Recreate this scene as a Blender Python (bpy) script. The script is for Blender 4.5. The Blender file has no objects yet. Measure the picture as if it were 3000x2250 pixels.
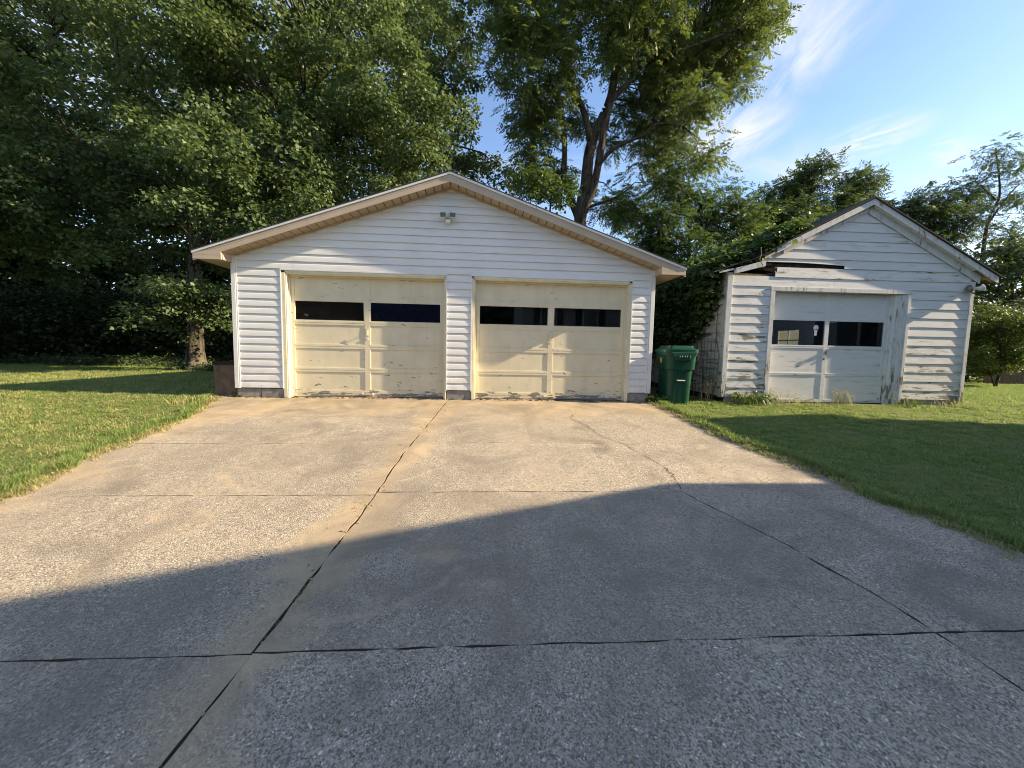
import bpy, math, random
import numpy as np
from mathutils import Matrix, Vector
R = random.Random(7); rng = np.random.default_rng(11)
scn = bpy.context.scene
# ------------------------------------------------------------------ camera
F_PX, PITCH, YAW, ROLL = 1160.4, 0.08282, 0.06704, 0.02031      # focal length in pixels of a 3000 px wide frame
CAM = np.array([4.2957, -7.140, 0.8905])
_r0 = np.array([math.cos(YAW), -math.sin(YAW), 0.0])
_f0 = np.array([math.sin(YAW)*math.cos(PITCH), math.cos(YAW)*math.cos(PITCH), -math.sin(PITCH)])
_u0 = np.cross(_r0, _f0)
_rt = math.cos(ROLL)*_r0 + math.sin(ROLL)*_u0
_up = math.cos(ROLL)*_u0 - math.sin(ROLL)*_r0
cd = bpy.data.cameras.new('camera'); cam = bpy.data.objects.new('camera', cd); scn.collection.objects.link(cam)
cd.sensor_fit = 'HORIZONTAL'; cd.sensor_width = 36; cd.lens = 36*F_PX/3000; cd.clip_start = 0.05; cd.clip_end = 2000
cam.matrix_world = Matrix(((_rt[0], _up[0], -_f0[0], CAM[0]), (_rt[1], _up[1], -_f0[1], CAM[1]), (_rt[2], _up[2], -_f0[2], CAM[2]), (0, 0, 0, 1)))
scn.camera = cam
K = 3000/2212
def ray(u, v):      # u, v in a 2212 x 1659 view of the photograph
    a = (u*K-1500)/F_PX; b = (v*K-1125)/F_PX
    return a*_rt - b*_up + _f0
def at(u, v, Y):    # the point of that direction at world Y
    d = ray(u, v); t = (Y-CAM[1])/d[1]
    return CAM + t*d
# ------------------------------------------------------------------ sun, sky, exposure
SUN = np.array([2.323, -0.27, 1.152]); SUN = SUN/np.linalg.norm(SUN)
SUN_EL = math.asin(SUN[2]); SUN_AZ = math.atan2(SUN[0], SUN[1])      # azimuth clockwise from +Y
ld = bpy.data.lights.new('sun', 'SUN'); sun = bpy.data.objects.new('sun', ld); scn.collection.objects.link(sun)
ld.energy = 3.4; ld.angle = math.radians(0.55); ld.color = (1.0, 0.80, 0.54)
sun.rotation_euler = Vector(SUN).to_track_quat('Z', 'Y').to_euler(); sun.location = (20, -4, 12)
scn.view_settings.view_transform = 'Standard'; scn.view_settings.look = 'None'
scn.view_settings.exposure = 1.96; scn.view_settings.gamma = 1
scn.cycles.use_denoising = True; scn.cycles.filter_width = 1.0
scn.cycles.max_bounces = 8; scn.cycles.transparent_max_bounces = 12
w = bpy.data.worlds.new('World'); scn.world = w; w.use_nodes = True
OX, OY = 5.1, 1.7
def build_world():
    t = w.node_tree; t.nodes.clear(); L = t.links.new
    out = t.nodes.new('ShaderNodeOutputWorld'); bg = t.nodes.new('ShaderNodeBackground'); bg.inputs['Strength'].default_value = 0.083
    sky = t.nodes.new('ShaderNodeTexSky'); sky.sky_type = 'NISHITA'; sky.sun_disc = False
    sky.sun_elevation = SUN_EL; sky.sun_rotation = SUN_AZ; sky.air_density = 0.80; sky.dust_density = 0.3; sky.ozone_density = 1.7
    tc = t.nodes.new('ShaderNodeTexCoord')
    # cirrus: direction projected on a high flat layer, stretched noise, everywhere in the sky
    sep = t.nodes.new('ShaderNodeSeparateXYZ'); L(tc.outputs['Generated'], sep.inputs[0])
    def math_(op, a, b=None, c=None):
        n = t.nodes.new('ShaderNodeMath'); n.operation = op
        for i, x in enumerate((a, b, c)):
            if x is None: continue
            if isinstance(x, (int, float)): n.inputs[i].default_value = x
            else: L(x, n.inputs[i])
        return n.outputs[0]
    zc = math_('ADD', math_('MAXIMUM', sep.outputs[2], 0.0), 0.12)
    px = math_('DIVIDE', sep.outputs[0], zc); py = math_('DIVIDE', sep.outputs[1], zc)
    cmb = t.nodes.new('ShaderNodeCombineXYZ'); L(px, cmb.inputs[0]); L(py, cmb.inputs[1])
    mp = t.nodes.new('ShaderNodeMapping'); L(cmb.outputs[0], mp.inputs[0]); mp.inputs['Rotation'].default_value = (0, 0, math.radians(35)); mp.inputs['Scale'].default_value = (0.45, 1.5, 1); mp.inputs['Location'].default_value = (OX, OY, 0)
    nz = t.nodes.new('ShaderNodeTexNoise'); L(mp.outputs[0], nz.inputs[0]); nz.inputs['Scale'].default_value = 0.85; nz.inputs['Detail'].default_value = 9; nz.inputs['Roughness'].default_value = 0.55; nz.inputs['Distortion'].default_value = 0.9
    rp = t.nodes.new('ShaderNodeMapRange'); rp.interpolation_type = 'SMOOTHSTEP'; L(nz.outputs[0], rp.inputs[0]); rp.inputs[1].default_value = 0.44; rp.inputs[2].default_value = 0.74; rp.inputs[3].default_value = 0; rp.inputs[4].default_value = 0.8
    # fair-weather white low over the horizon
    hz = t.nodes.new('ShaderNodeMapRange'); L(sep.outputs[2], hz.inputs[0]); hz.inputs[1].default_value = 0.42; hz.inputs[2].default_value = 0.05; hz.inputs[3].default_value = 0; hz.inputs[4].default_value = 0.55
    nz2 = t.nodes.new('ShaderNodeTexNoise'); L(mp.outputs[0], nz2.inputs[0]); nz2.inputs['Scale'].default_value = 1.7; nz2.inputs['Detail'].default_value = 6
    r2 = t.nodes.new('ShaderNodeMapRange'); L(nz2.outputs[0], r2.inputs[0]); r2.inputs[1].default_value = 0.40; r2.inputs[2].default_value = 0.62
    fac = math_('MAXIMUM', rp.outputs[0], math_('MULTIPLY', hz.outputs[0], r2.outputs[0]))
    # the larger wisps standing over the shed, as stretched patches on the same layer
    mq = t.nodes.new('ShaderNodeMapping'); L(cmb.outputs[0], mq.inputs[0]); mq.inputs['Rotation'].default_value = (0, 0, math.radians(62)); mq.inputs['Scale'].default_value = (.5, 1.6, 1)
    nz3 = t.nodes.new('ShaderNodeTexNoise'); L(mq.outputs[0], nz3.inputs[0]); nz3.inputs['Scale'].default_value = 3.2; nz3.inputs['Detail'].default_value = 8; nz3.inputs['Distortion'].default_value = 1.4
    r3 = t.nodes.new('ShaderNodeMapRange'); L(nz3.outputs[0], r3.inputs[0]); r3.inputs[1].default_value = .26; r3.inputs[2].default_value = .62
    def plane(u, v):
        d = ray(u, v); d = d/np.linalg.norm(d); return d[:2]/(max(d[2], 0)+.12)
    for (u0, v0, u1, v1, wd, amt) in ((1700, 110, 1860, -130, 120, .85), (1575, 305, 1690, 190, 75, 1.0), (1480, 260, 1600, 100, 80, .7), (1880, 303, 2040, 252, 42, .95), (2060, 330, 2160, 300, 40, .8), (1780, 348, 1880, 325, 28, .7), (1950, 400, 2150, 385, 30, .6)):
        c0, c1, c2 = plane(u0, v0), plane(u1, v1), plane(u0-(v1-v0)/math.hypot(u1-u0, v1-v0)*wd, v0+(u1-u0)/math.hypot(u1-u0, v1-v0)*wd)
        e = t.nodes.new('ShaderNodeMapping'); e.vector_type = 'TEXTURE'; L(cmb.outputs[0], e.inputs[0]); e.inputs['Location'].default_value = (c0[0], c0[1], 0); e.inputs['Rotation'].default_value = (0, 0, math.atan2(*(c1-c0)[::-1]))
        a_ = np.linalg.norm(c1-c0); dd = (c1-c0)/a_; b_ = abs(np.dot(c2-c0, np.array([-dd[1], dd[0]]))); e.inputs['Scale'].default_value = (a_, max(b_, .02), 1)
        ln = t.nodes.new('ShaderNodeVectorMath'); ln.operation = 'LENGTH'; L(e.outputs[0], ln.inputs[0])
        q = t.nodes.new('ShaderNodeMapRange'); q.interpolation_type = 'SMOOTHSTEP'; L(ln.outputs['Value'], q.inputs[0]); q.inputs[1].default_value = 1.25; q.inputs[2].default_value = .15; q.inputs[3].default_value = 0; q.inputs[4].default_value = amt
        ms = t.nodes.new('ShaderNodeMapping'); L(e.outputs[0], ms.inputs[0]); ms.inputs['Scale'].default_value = (.75, 1.5, 1); ms.inputs['Location'].default_value = (u0*.01, v0*.013, 0); ms.inputs['Rotation'].default_value = (0, 0, .1)
        n4 = t.nodes.new('ShaderNodeTexNoise'); L(ms.outputs[0], n4.inputs[0]); n4.inputs['Scale'].default_value = 1.3; n4.inputs['Detail'].default_value = 9; n4.inputs['Roughness'].default_value = .6; n4.inputs['Distortion'].default_value = .8
        r4 = t.nodes.new('ShaderNodeMapRange'); r4.interpolation_type = 'SMOOTHSTEP'; L(n4.outputs[0], r4.inputs[0]); r4.inputs[1].default_value = .24; r4.inputs[2].default_value = .72
        fac = math_('MAXIMUM', fac, math_('MULTIPLY', q.outputs[0], r4.outputs[0]))
    mix = t.nodes.new('ShaderNodeMix'); mix.data_type = 'RGBA'; L(fac, mix.inputs['Factor']); L(sky.outputs[0], mix.inputs[6]); mix.inputs[7].default_value = (3.2, 3.23, 3.28, 1)
    L(mix.outputs[2], bg.inputs[0]); L(bg.outputs[0], out.inputs[0])
build_world()
# ------------------------------------------------------------------ material helper
class T:
    def __init__(s, name, rough=0.6, spec=0.3, metal=0.0):
        s.m = bpy.data.materials.new(name); s.m.use_nodes = True; s.t = s.m.node_tree
        s.b = s.t.nodes['Principled BSDF']; s.out = s.t.nodes['Material Output']
        s.b.inputs['Roughness'].default_value = rough; s.b.inputs['Specular IOR Level'].default_value = spec; s.b.inputs['Metallic'].default_value = metal
        s.tc = s.t.nodes.new('ShaderNodeTexCoord')
    def L(s, a, b): s.t.links.new(a, b)
    def vec(s, scale=(1, 1, 1), rot=(0, 0, 0), out='Object'):
        n = s.t.nodes.new('ShaderNodeMapping'); s.L(s.tc.outputs[out], n.inputs[0]); n.inputs['Scale'].default_value = scale; n.inputs['Rotation'].default_value = rot
        return n.outputs[0]
    def noise(s, scale, detail=4, rough=0.55, v=None, dist=0.0, out=0):
        n = s.t.nodes.new('ShaderNodeTexNoise'); s.L(v if v is not None else s.tc.outputs['Object'], n.inputs[0])
        n.inputs['Scale'].default_value = scale; n.inputs['Detail'].default_value = detail; n.inputs['Roughness'].default_value = rough; n.inputs['Distortion'].default_value = dist
        return n.outputs[out]
    def vor(s, scale, feature='F1', v=None, rnd=1.0):
        n = s.t.nodes.new('ShaderNodeTexVoronoi'); n.feature = feature; s.L(v if v is not None else s.tc.outputs['Object'], n.inputs[0]); n.inputs['Scale'].default_value = scale; n.inputs['Randomness'].default_value = rnd
        return n
    def rng(s, x, a, b, c=0.0, d=1.0, smooth=False):
        n = s.t.nodes.new('ShaderNodeMapRange'); s.L(x, n.inputs[0])
        if smooth: n.interpolation_type = 'SMOOTHSTEP'
        for i, k in enumerate((a, b, c, d)): n.inputs[i+1].default_value = k
        return n.outputs[0]
    def math(s, op, a, b=None):
        n = s.t.nodes.new('ShaderNodeMath'); n.operation = op
        for i, x in enumerate((a, b)):
            if x is None: continue
            if isinstance(x, (int, float)): n.inputs[i].default_value = x
            else: s.L(x, n.inputs[i])
        return n.outputs[0]
    def mix(s, f, a, b, mode='MIX'):
        n = s.t.nodes.new('ShaderNodeMix'); n.data_type = 'RGBA'; n.blend_type = mode
        for x, i in ((f, 'Factor'), (a, 6), (b, 7)):
            if isinstance(x, (int, float)): n.inputs[i].default_value = x
            elif isinstance(x, tuple): n.inputs[i].default_value = (*x, 1) if len(x) == 3 else x
            else: s.L(x, n.inputs[i])
        return n.outputs[2]
    def ramp(s, x, stops):
        n = s.t.nodes.new('ShaderNodeValToRGB'); s.L(x, n.inputs[0]); e = n.color_ramp.elements
        while len(e) < len(stops): e.new(0.5)
        for k, (p, c) in enumerate(stops): e[k].position = p; e[k].color = (*c, 1)
        return n.outputs[0]
    def xyz(s):
        n = s.t.nodes.new('ShaderNodeSeparateXYZ'); s.L(s.tc.outputs['Object'], n.inputs[0]); return n.outputs
    def island(s):
        return s.t.nodes.new('ShaderNodeNewGeometry').outputs['Random Per Island']
    def objrnd(s):
        return s.t.nodes.new('ShaderNodeObjectInfo').outputs['Random']
    def bump(s, h, strength=0.3, dist=0.005):
        n = s.t.nodes.new('ShaderNodeBump'); s.L(h, n.inputs['Height']); n.inputs['Strength'].default_value = strength; n.inputs['Distance'].default_value = dist
        s.L(n.outputs[0], s.b.inputs['Normal']); return n.outputs[0]
    def col(s, c):
        if isinstance(c, tuple): s.b.inputs['Base Color'].default_value = (*c, 1)
        else: s.L(c, s.b.inputs['Base Color'])
        return s
    def translucent(s, c, fac):
        tr = s.t.nodes.new('ShaderNodeBsdfTranslucent'); ms = s.t.nodes.new('ShaderNodeMixShader'); ms.inputs[0].default_value = fac
        if isinstance(c, tuple): tr.inputs[0].default_value = (*c, 1)
        else: s.L(c, tr.inputs[0])
        s.L(s.b.outputs[0], ms.inputs[1]); s.L(tr.outputs[0], ms.inputs[2]); s.L(ms.outputs[0], s.out.inputs[0])
M = {}
def simple(name, c, rough=0.6, spec=0.3, metal=0.0, var=0.15, scale=6, bump=0.0, bscale=60):
    t = T(name, rough, spec, metal)
    n = t.noise(scale, 5)
    t.col(t.mix(t.rng(n, .3, .7, 0, 1), tuple(x*(1-var) for x in c), tuple(min(1, x*(1+var)) for x in c)))
    if bump: t.bump(t.noise(bscale, 4), bump, .004)
    M[name] = t.m
def vinyl(name, c):
    t = T(name, .42, .35); g = t.noise(9, 4, v=t.vec((.35, 1, 6))); d = t.noise(1.2, 5); x = t.xyz()
    low = t.rng(x[2], .75, .1, 0, .5)
    base = t.mix(t.rng(g, .35, .65), tuple(k*.96 for k in c), c)
    base = t.mix(t.math('MULTIPLY', t.rng(d, .45, .75), .22), base, (.42, .41, .36))
    base = t.mix(t.math('MULTIPLY', low, t.rng(t.noise(5, 5), .45, .7)), base, (.40, .38, .33))
    t.col(t.mix(t.math('MULTIPLY', t.objrnd(), .06), base, (.5, .5, .48)))
    t.bump(t.noise(30, 4, v=t.vec((.12, 1, 2.5))), .12, .002); M[name] = t.m
vinyl('white_vinyl', (.80, .795, .775)); vinyl('trim_white', (.82, .81, .78))
simple('beige_metal', (.50, .40, .29), .45, .4, var=.07, scale=3, bump=.05)
simple('soffit_beige', (.40, .31, .21), .5, .3, var=.08, scale=4)
simple('drip_white', (.80, .80, .80), .35, .5, var=.05)
simple('shingle', (.055, .052, .05), .9, .2, var=.4, scale=40, bump=.5)
simple('dark_gap', (.012, .011, .01), .9, .1)
simple('interior_dark', (.035, .032, .03), .9, .1)
simple('block', (.26, .245, .22), .9, .15, var=.3, scale=9, bump=.6, bscale=90)
simple('steel', (.42, .42, .40), .4, .5, .7)
simple('rust_dark', (.07, .05, .04), .6, .4, .5)
simple('lamp_white', (.62, .62, .58), .4, .4)
simple('lamp_glass', (.16, .17, .15), .15, .6, var=.3, scale=60)
simple('bin_green', (.007, .058, .034), .36, .45, var=.12, scale=5, bump=.08, bscale=200)
simple('bin_dark', (.008, .05, .03), .5, .3)
simple('mark_white', (.62, .64, .62), .6, .2)
simple('mark_yellow', (.40, .26, .05), .5, .3)
simple('black_rubber', (.02, .02, .02), .7, .3)
simple('planter_brown', (.16, .108, .076), .75, .2, var=.35, scale=7, bump=.25)
simple('planter_rim', (.028, .02, .016), .7, .2)
simple('wood_grey', (.20, .165, .125), .9, .15, var=.4, scale=14, bump=.4)
simple('wood_dark', (.045, .033, .025), .9, .1, var=.5, scale=12, bump=.4)
simple('fence_dark', (.022, .018, .014), .9, .1, var=.4, scale=10, bump=.3)
simple('soil', (.075, .055, .038), .95, .1, var=.5, scale=30, bump=.6, bscale=120)
simple('joint_fill', (.045, .038, .030), .95, .1, var=.4, scale=40)  # joint dirt, with the shadow down in the joints put into the dark colour
simple('joint_dirt', (.085, .068, .050), .95, .1, var=.4, scale=25)
simple('house_siding', (.42, .43, .42), .6, .3, var=.05)
simple('shutter', (.03, .035, .045), .6, .3)
simple('wire', (.09, .08, .07), .7, .3, .3)
simple('stem_dry', (.34, .25, .14), .8, .2)
def door_paint():
    t = T('door_cream', .5, .3)
    n = t.noise(3.5, 6, v=t.vec((1, 1, 1))); x = t.xyz()
    base = t.mix(t.rng(n, .3, .7), (.66, .595, .42), (.74, .675, .495))
    st = t.noise(6, 6, .6, v=t.vec((1, 1, .18)))
    base = t.mix(t.math('MULTIPLY', t.rng(st, .5, .75), .25), base, (.43, .38, .28))
    chips = t.noise(9, 5, .6, v=t.vec((.55, 1, 1.3)), dist=.5); low = t.rng(x[2], .85, .0, 0, .085)
    msk = t.rng(t.math('ADD', chips, low), .700, .706)
    edge = t.rng(x[2], .24, .03, 0, .23); msk2 = t.rng(t.math('ADD', t.noise(16, 5, .6, v=t.vec((.3, 1, 1.6))), edge), .675, .69)
    msk = t.math('MAXIMUM', msk, msk2)
    t.col(t.mix(msk, base, t.mix(t.noise(40, 2), (.16, .15, .13), (.32, .30, .26))))
    h = t.math('SUBTRACT', t.math('MULTIPLY', t.noise(28, 4, v=t.vec((.8, 1, 1))), .5), msk); t.bump(h, .4, .004); M['door_cream'] = t.m
door_paint()
simple('casing_cream', (.70, .645, .47), .5, .3, var=.1, scale=5, bump=.12, bscale=50)
def peel(name, paint, wood, amt, lowamt=.1, sc=(.22, 1, 1.4)):
    t = T(name, .7, .2); x = t.xyz()
    rv = t.objrnd(); mp = t.t.nodes.new('ShaderNodeMapping'); t.L(t.tc.outputs['Object'], mp.inputs[0]); mp.inputs['Scale'].default_value = sc
    cx = t.t.nodes.new('ShaderNodeCombineXYZ'); t.L(t.math('MULTIPLY', rv, 37.0), cx.inputs[0]); t.L(t.math('MULTIPLY', rv, 11.0), cx.inputs[2]); t.L(cx.outputs[0], mp.inputs['Location'])
    v = mp.outputs[0]
    n1 = t.noise(11, 8, .68, v=v, dist=.4); n2 = t.noise(2.2, 3, v=v); low = t.rng(x[2], .9, .1, 0, lowamt)
    s = t.math('ADD', t.math('ADD', n1, t.math('MULTIPLY', t.math('SUBTRACT', n2, .5), .35)), low)
    bare = t.rng(s, amt, amt+.035); film = t.rng(s, amt-.12, amt)
    grain = t.noise(60, 5, v=t.vec((.05, 1, 1.2)))
    wc = t.mix(t.rng(grain, .35, .65), tuple(k*.55 for k in wood), wood)
    pc = t.mix(t.math('MULTIPLY', film, .5), t.mix(t.rng(n2, .3, .7), tuple(k*.9 for k in paint), paint), (.40, .38, .34))
    t.col(t.mix(bare, pc, wc)); t.bump(t.math('SUBTRACT', t.math('MULTIPLY', grain, .3), bare), .5, .003); M[name] = t.m
peel('shed_white', (.74, .735, .71), (.25, .23, .20), .606, .10)
peel('shed_clean', (.70, .70, .685), (.27, .25, .225), .68, .06)
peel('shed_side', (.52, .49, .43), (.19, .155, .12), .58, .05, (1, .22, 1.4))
peel('shed_trim', (.70, .70, .675), (.27, .245, .21), .605, .10, (1.2, 1, .3))
def concrete():
    t = T('aggregate_concrete', .85, .25); x = t.xyz()
    big = t.noise(.55, 5, .6); mid = t.noise(2.6, 6, .62, dist=.6)
    va = t.vor(95); vb = t.vor(170)
    stone = t.ramp(t.t.nodes.new('ShaderNodeSeparateColor').outputs[0], [(0, (0, 0, 0)), (1, (1, 1, 1))])
    sc = [n for n in t.t.nodes if n.type == 'SEPARATE_COLOR'][0]; t.L(va.outputs['Color'], sc.inputs[0])
    sc2 = t.t.nodes.new('ShaderNodeSeparateColor'); t.L(vb.outputs['Color'], sc2.inputs[0])
    def cr(o): return t.ramp(o, [(0, (.045, .042, .040)), (.26, (.15, .142, .132)), (.48, (.31, .285, .25)), (.75, (.40, .375, .34)), (.955, (.46, .43, .38)), (.985, (.80, .78, .72))])
    peb = t.mix(t.rng(sc2.outputs[2], .45, .55), cr(sc.outputs[0]), cr(sc2.outputs[1]))
    peb = t.mix(t.rng(t.noise(20, 3), .3, .7, 0, .35), peb, (.33, .305, .27))
    paste = t.mix(t.rng(mid, .3, .7), (.37, .30, .215), (.52, .425, .30))
    # smooth paste left along the joints and the slab edges, aggregate exposed elsewhere
    jx = t.math('ABSOLUTE', t.math('SUBTRACT', x[0], t.math('ADD', 3.62, t.math('MULTIPLY', x[1], .075))))
    band = t.rng(jx, .0, .38, .30, 0)
    lft = t.rng(x[0], .2, 1.1, .26, 0); top = t.rng(x[1], -1.7, -.1, 0, .30)
    sm = t.math('ADD', t.math('MULTIPLY', big, .55), t.math('MULTIPLY', mid, .55))
    sm = t.math('ADD', t.math('ADD', sm, band), t.math('ADD', lft, top))
    smooth = t.rng(sm, .56, .86, .03, .9, True)
    grit = t.noise(150, 3); pastec = t.mix(t.rng(grit, .3, .7), t.mix(.45, paste, (.1, .09, .08)), paste)
    base = t.mix(smooth, peb, pastec)
    stain = t.noise(1.3, 6, .65, dist=.8); base = t.mix(t.math('MULTIPLY', t.rng(stain, .45, .66), .7), base, (.155, .145, .132))
    moss = t.math('MULTIPLY', t.rng(x[1], -1.3, -.2, 0, 1), t.rng(t.noise(1.8, 5), .5, .68)); base = t.mix(t.math('MULTIPLY', moss, .5), base, (.13, .12, .045))
    oil = t.rng(t.noise(.9, 3, .5, v=t.vec((1, 1, 1), (0, 0, .4))), .66, .74, 0, .45, True); spot = t.rng(t.noise(3.1, 4, .6), .70, .76, 0, .5, True)
    base = t.mix(t.math('MAXIMUM', oil, spot), base, (.075, .068, .062))
    tyre = t.rng(t.noise(1.6, 5, .6, v=t.vec((2.6, .22, 1))), .56, .70, 0, .28, True); base = t.mix(tyre, base, (.17, .15, .13))
    pale = t.rng(t.noise(1.1, 6, .65, v=t.vec((1, 1.3, 1), (0, 0, 1.1)), dist=1.2), .60, .70, 0, .5, True); base = t.mix(pale, base, (.46, .385, .285))
    base = t.mix(t.rng(t.objrnd(), 0, 1, 0, .30), base, (.19, .17, .145))
    base = t.mix(1.0, base, (1.16, 1.10, .97), 'MULTIPLY'); t.col(base)
    h = t.math('ADD', t.math('MULTIPLY', t.math('SUBTRACT', 1.0, va.outputs['Distance']), t.math('SUBTRACT', 1.05, smooth)), t.math('MULTIPLY', grit, .25))
    t.bump(h, .55, .006); M['concrete'] = t.m
concrete()
def leaf(name, a, b, c, tr=.30, rough=.5, spec=.4, dead=None):
    t = T(name, rough, spec); i = t.island(); n = t.noise(.55, 3)
    k = t.math('ADD', t.math('MULTIPLY', i, .65), t.math('MULTIPLY', t.rng(n, .3, .7), .35))
    col = t.ramp(k, [(0, a), (.5, b), (1, c)])
    if dead: col = t.mix(t.rng(t.math('FRACT', t.math('MULTIPLY', i, 17.3)), 1-dead[1], 1-dead[1]+.02), col, dead[0])
    t.col(col); t.translucent(t.mix(.4, col, (.22, .32, .05)), tr); M[name] = t.m
leaf('maple_leaf', (.052, .088, .034), (.098, .145, .056), (.165, .205, .090), .36)
leaf('maple_dark', (.028, .050, .022), (.050, .082, .034), (.085, .115, .052), .24)
leaf('walnut_leaf', (.048, .076, .022), (.098, .132, .036), (.175, .200, .060), .38)
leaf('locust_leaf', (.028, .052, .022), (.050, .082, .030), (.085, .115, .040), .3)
leaf('young_leaf', (.038, .075, .018), (.072, .122, .030), (.120, .170, .045), .32)
leaf('shrub_leaf', (.060, .090, .016), (.110, .140, .024), (.180, .200, .040), .35)
leaf('vine_leaf', (.032, .062, .018), (.060, .105, .026), (.120, .165, .045), .32)
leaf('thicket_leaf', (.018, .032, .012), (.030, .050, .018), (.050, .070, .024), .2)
leaf('grass', (.135, .240, .065), (.230, .345, .095), (.400, .460, .160), .5, .55, .25, dead=((.50, .42, .22), .12))
leaf('grass_dry', (.25, .25, .09), (.39, .37, .15), (.54, .50, .25), .3, .6, .2)
leaf('weed_green', (.055, .10, .020), (.10, .155, .030), (.17, .215, .05), .35)
def bark(name, a, b):
    t = T(name, .9, .15); n = t.noise(7, 7, .65, v=t.vec((1.6, 1.6, .28)), dist=.6); m = t.noise(1.1, 3)
    t.col(t.mix(t.math('MULTIPLY', t.rng(m, .45, .7), .4), t.mix(t.rng(n, .40, .60), a, b), (.16, .16, .12)))
    t.bump(n, .9, .05); M[name] = t.m
bark('maple_bark', (.026, .022, .018), (.155, .128, .098)); bark('walnut_bark', (.020, .016, .013), (.085, .066, .050))
def lawn_mat():
    t = T('lawn_soil', .95, .1); n = t.noise(14, 6); m = t.noise(.5, 4)
    t.col(t.mix(t.rng(m, .35, .65), t.mix(t.rng(n, .35, .65), (.080, .115, .035), (.15, .165, .055)), t.mix(t.rng(n, .35, .65), (.085, .12, .035), (.17, .17, .065))))
    t.bump(n, .7, .03); M['lawn'] = t.m
lawn_mat()
def glass(name, tint, gl=.02, film=None, famt=0.0):
    t = T(name); t.t.nodes.remove(t.b); tr = t.t.nodes.new('ShaderNodeBsdfTransparent'); tr.inputs[0].default_value = (*tint, 1)
    g = t.t.nodes.new('ShaderNodeBsdfGlossy'); g.inputs['Roughness'].default_value = .015; g.inputs[0].default_value = (.9, .93, 1, 1)
    fr = t.t.nodes.new('ShaderNodeFresnel'); fr.inputs[0].default_value = 1.5
    f = t.math('ADD', fr.outputs[0], t.math('MULTIPLY', t.noise(2.5, 5), gl))
    df = t.t.nodes.new('ShaderNodeBsdfDiffuse'); df.inputs[0].default_value = (.30, .29, .27, 1)
    m1 = t.t.nodes.new('ShaderNodeMixShader'); t.L(t.math('MULTIPLY', t.rng(t.noise(7, 6, .7), .45, .8), .035), m1.inputs[0]); t.L(tr.outputs[0], m1.inputs[1]); t.L(df.outputs[0], m1.inputs[2])
    m2 = t.t.nodes.new('ShaderNodeMixShader'); t.L(f, m2.inputs[0])
    if film:
        fd = t.t.nodes.new('ShaderNodeBsdfDiffuse'); fd.inputs[0].default_value = (*film, 1); ft = t.t.nodes.new('ShaderNodeBsdfTranslucent'); ft.inputs[0].default_value = (*film, 1)
        fa = t.t.nodes.new('ShaderNodeMixShader'); fa.inputs[0].default_value = .6; t.L(fd.outputs[0], fa.inputs[1]); t.L(ft.outputs[0], fa.inputs[2])
        fm = t.t.nodes.new('ShaderNodeMixShader'); fm.inputs[0].default_value = famt; t.L(m1.outputs[0], fm.inputs[1]); t.L(fa.outputs[0], fm.inputs[2]); m1 = fm
    t.L(m1.outputs[0], m2.inputs[1]); t.L(g.outputs[0], m2.inputs[2]); t.L(m2.outputs[0], t.out.inputs[0]); M[name] = t.m
glass('pane', (.75, .78, .78)); glass('pane_blue', (.05, .08, .19), .01, (.020, .027, .060), .7); glass('pane_bright', (.8, .8, .78), .02, (.75, .75, .65), .30); glass('pane_brown', (.6, .58, .55), .01, (.045, .042, .040), .5)  # window brightness put into a milky, dusty film on the shed side panes
# ------------------------------------------------------------------ mesh helpers
COL = scn.collection
def fast(name, V, F, mat, parent=None, smooth=False):
    V = np.asarray(V, dtype=np.float32).reshape(-1, 3); F = np.asarray(F, dtype=np.int32)
    me = bpy.data.meshes.new(name); n, k = F.shape
    me.vertices.add(len(V)); me.vertices.foreach_set('co', V.ravel())
    me.loops.add(n*k); me.loops.foreach_set('vertex_index', F.ravel())
    me.polygons.add(n); me.polygons.foreach_set('loop_start', np.arange(n, dtype=np.int32)*k)
    me.update(calc_edges=True)
    if smooth: me.polygons.foreach_set('use_smooth', np.ones(n, dtype=bool))
    return link(name, me, mat, parent)
def link(name, me, mat, parent=None):
    if mat is not None: me.materials.append(M[mat] if isinstance(mat, str) else mat)
    o = bpy.data.objects.new(name, me); COL.objects.link(o)
    if parent is not None: o.parent = parent
    return o
def tag(o, label, cat=None, group=None, kind=None):
    if label: o['label'] = label
    if cat: o['category'] = cat
    if group: o['group'] = group
    if kind: o['kind'] = kind
    return o
def thing(name, loc, label, cat, group=None, rz=0.0):
    o = bpy.data.objects.new(name, None); COL.objects.link(o); o.location = loc; o.rotation_euler = (0, 0, rz); o.empty_display_size = .2
    return tag(o, label, cat, group)
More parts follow.
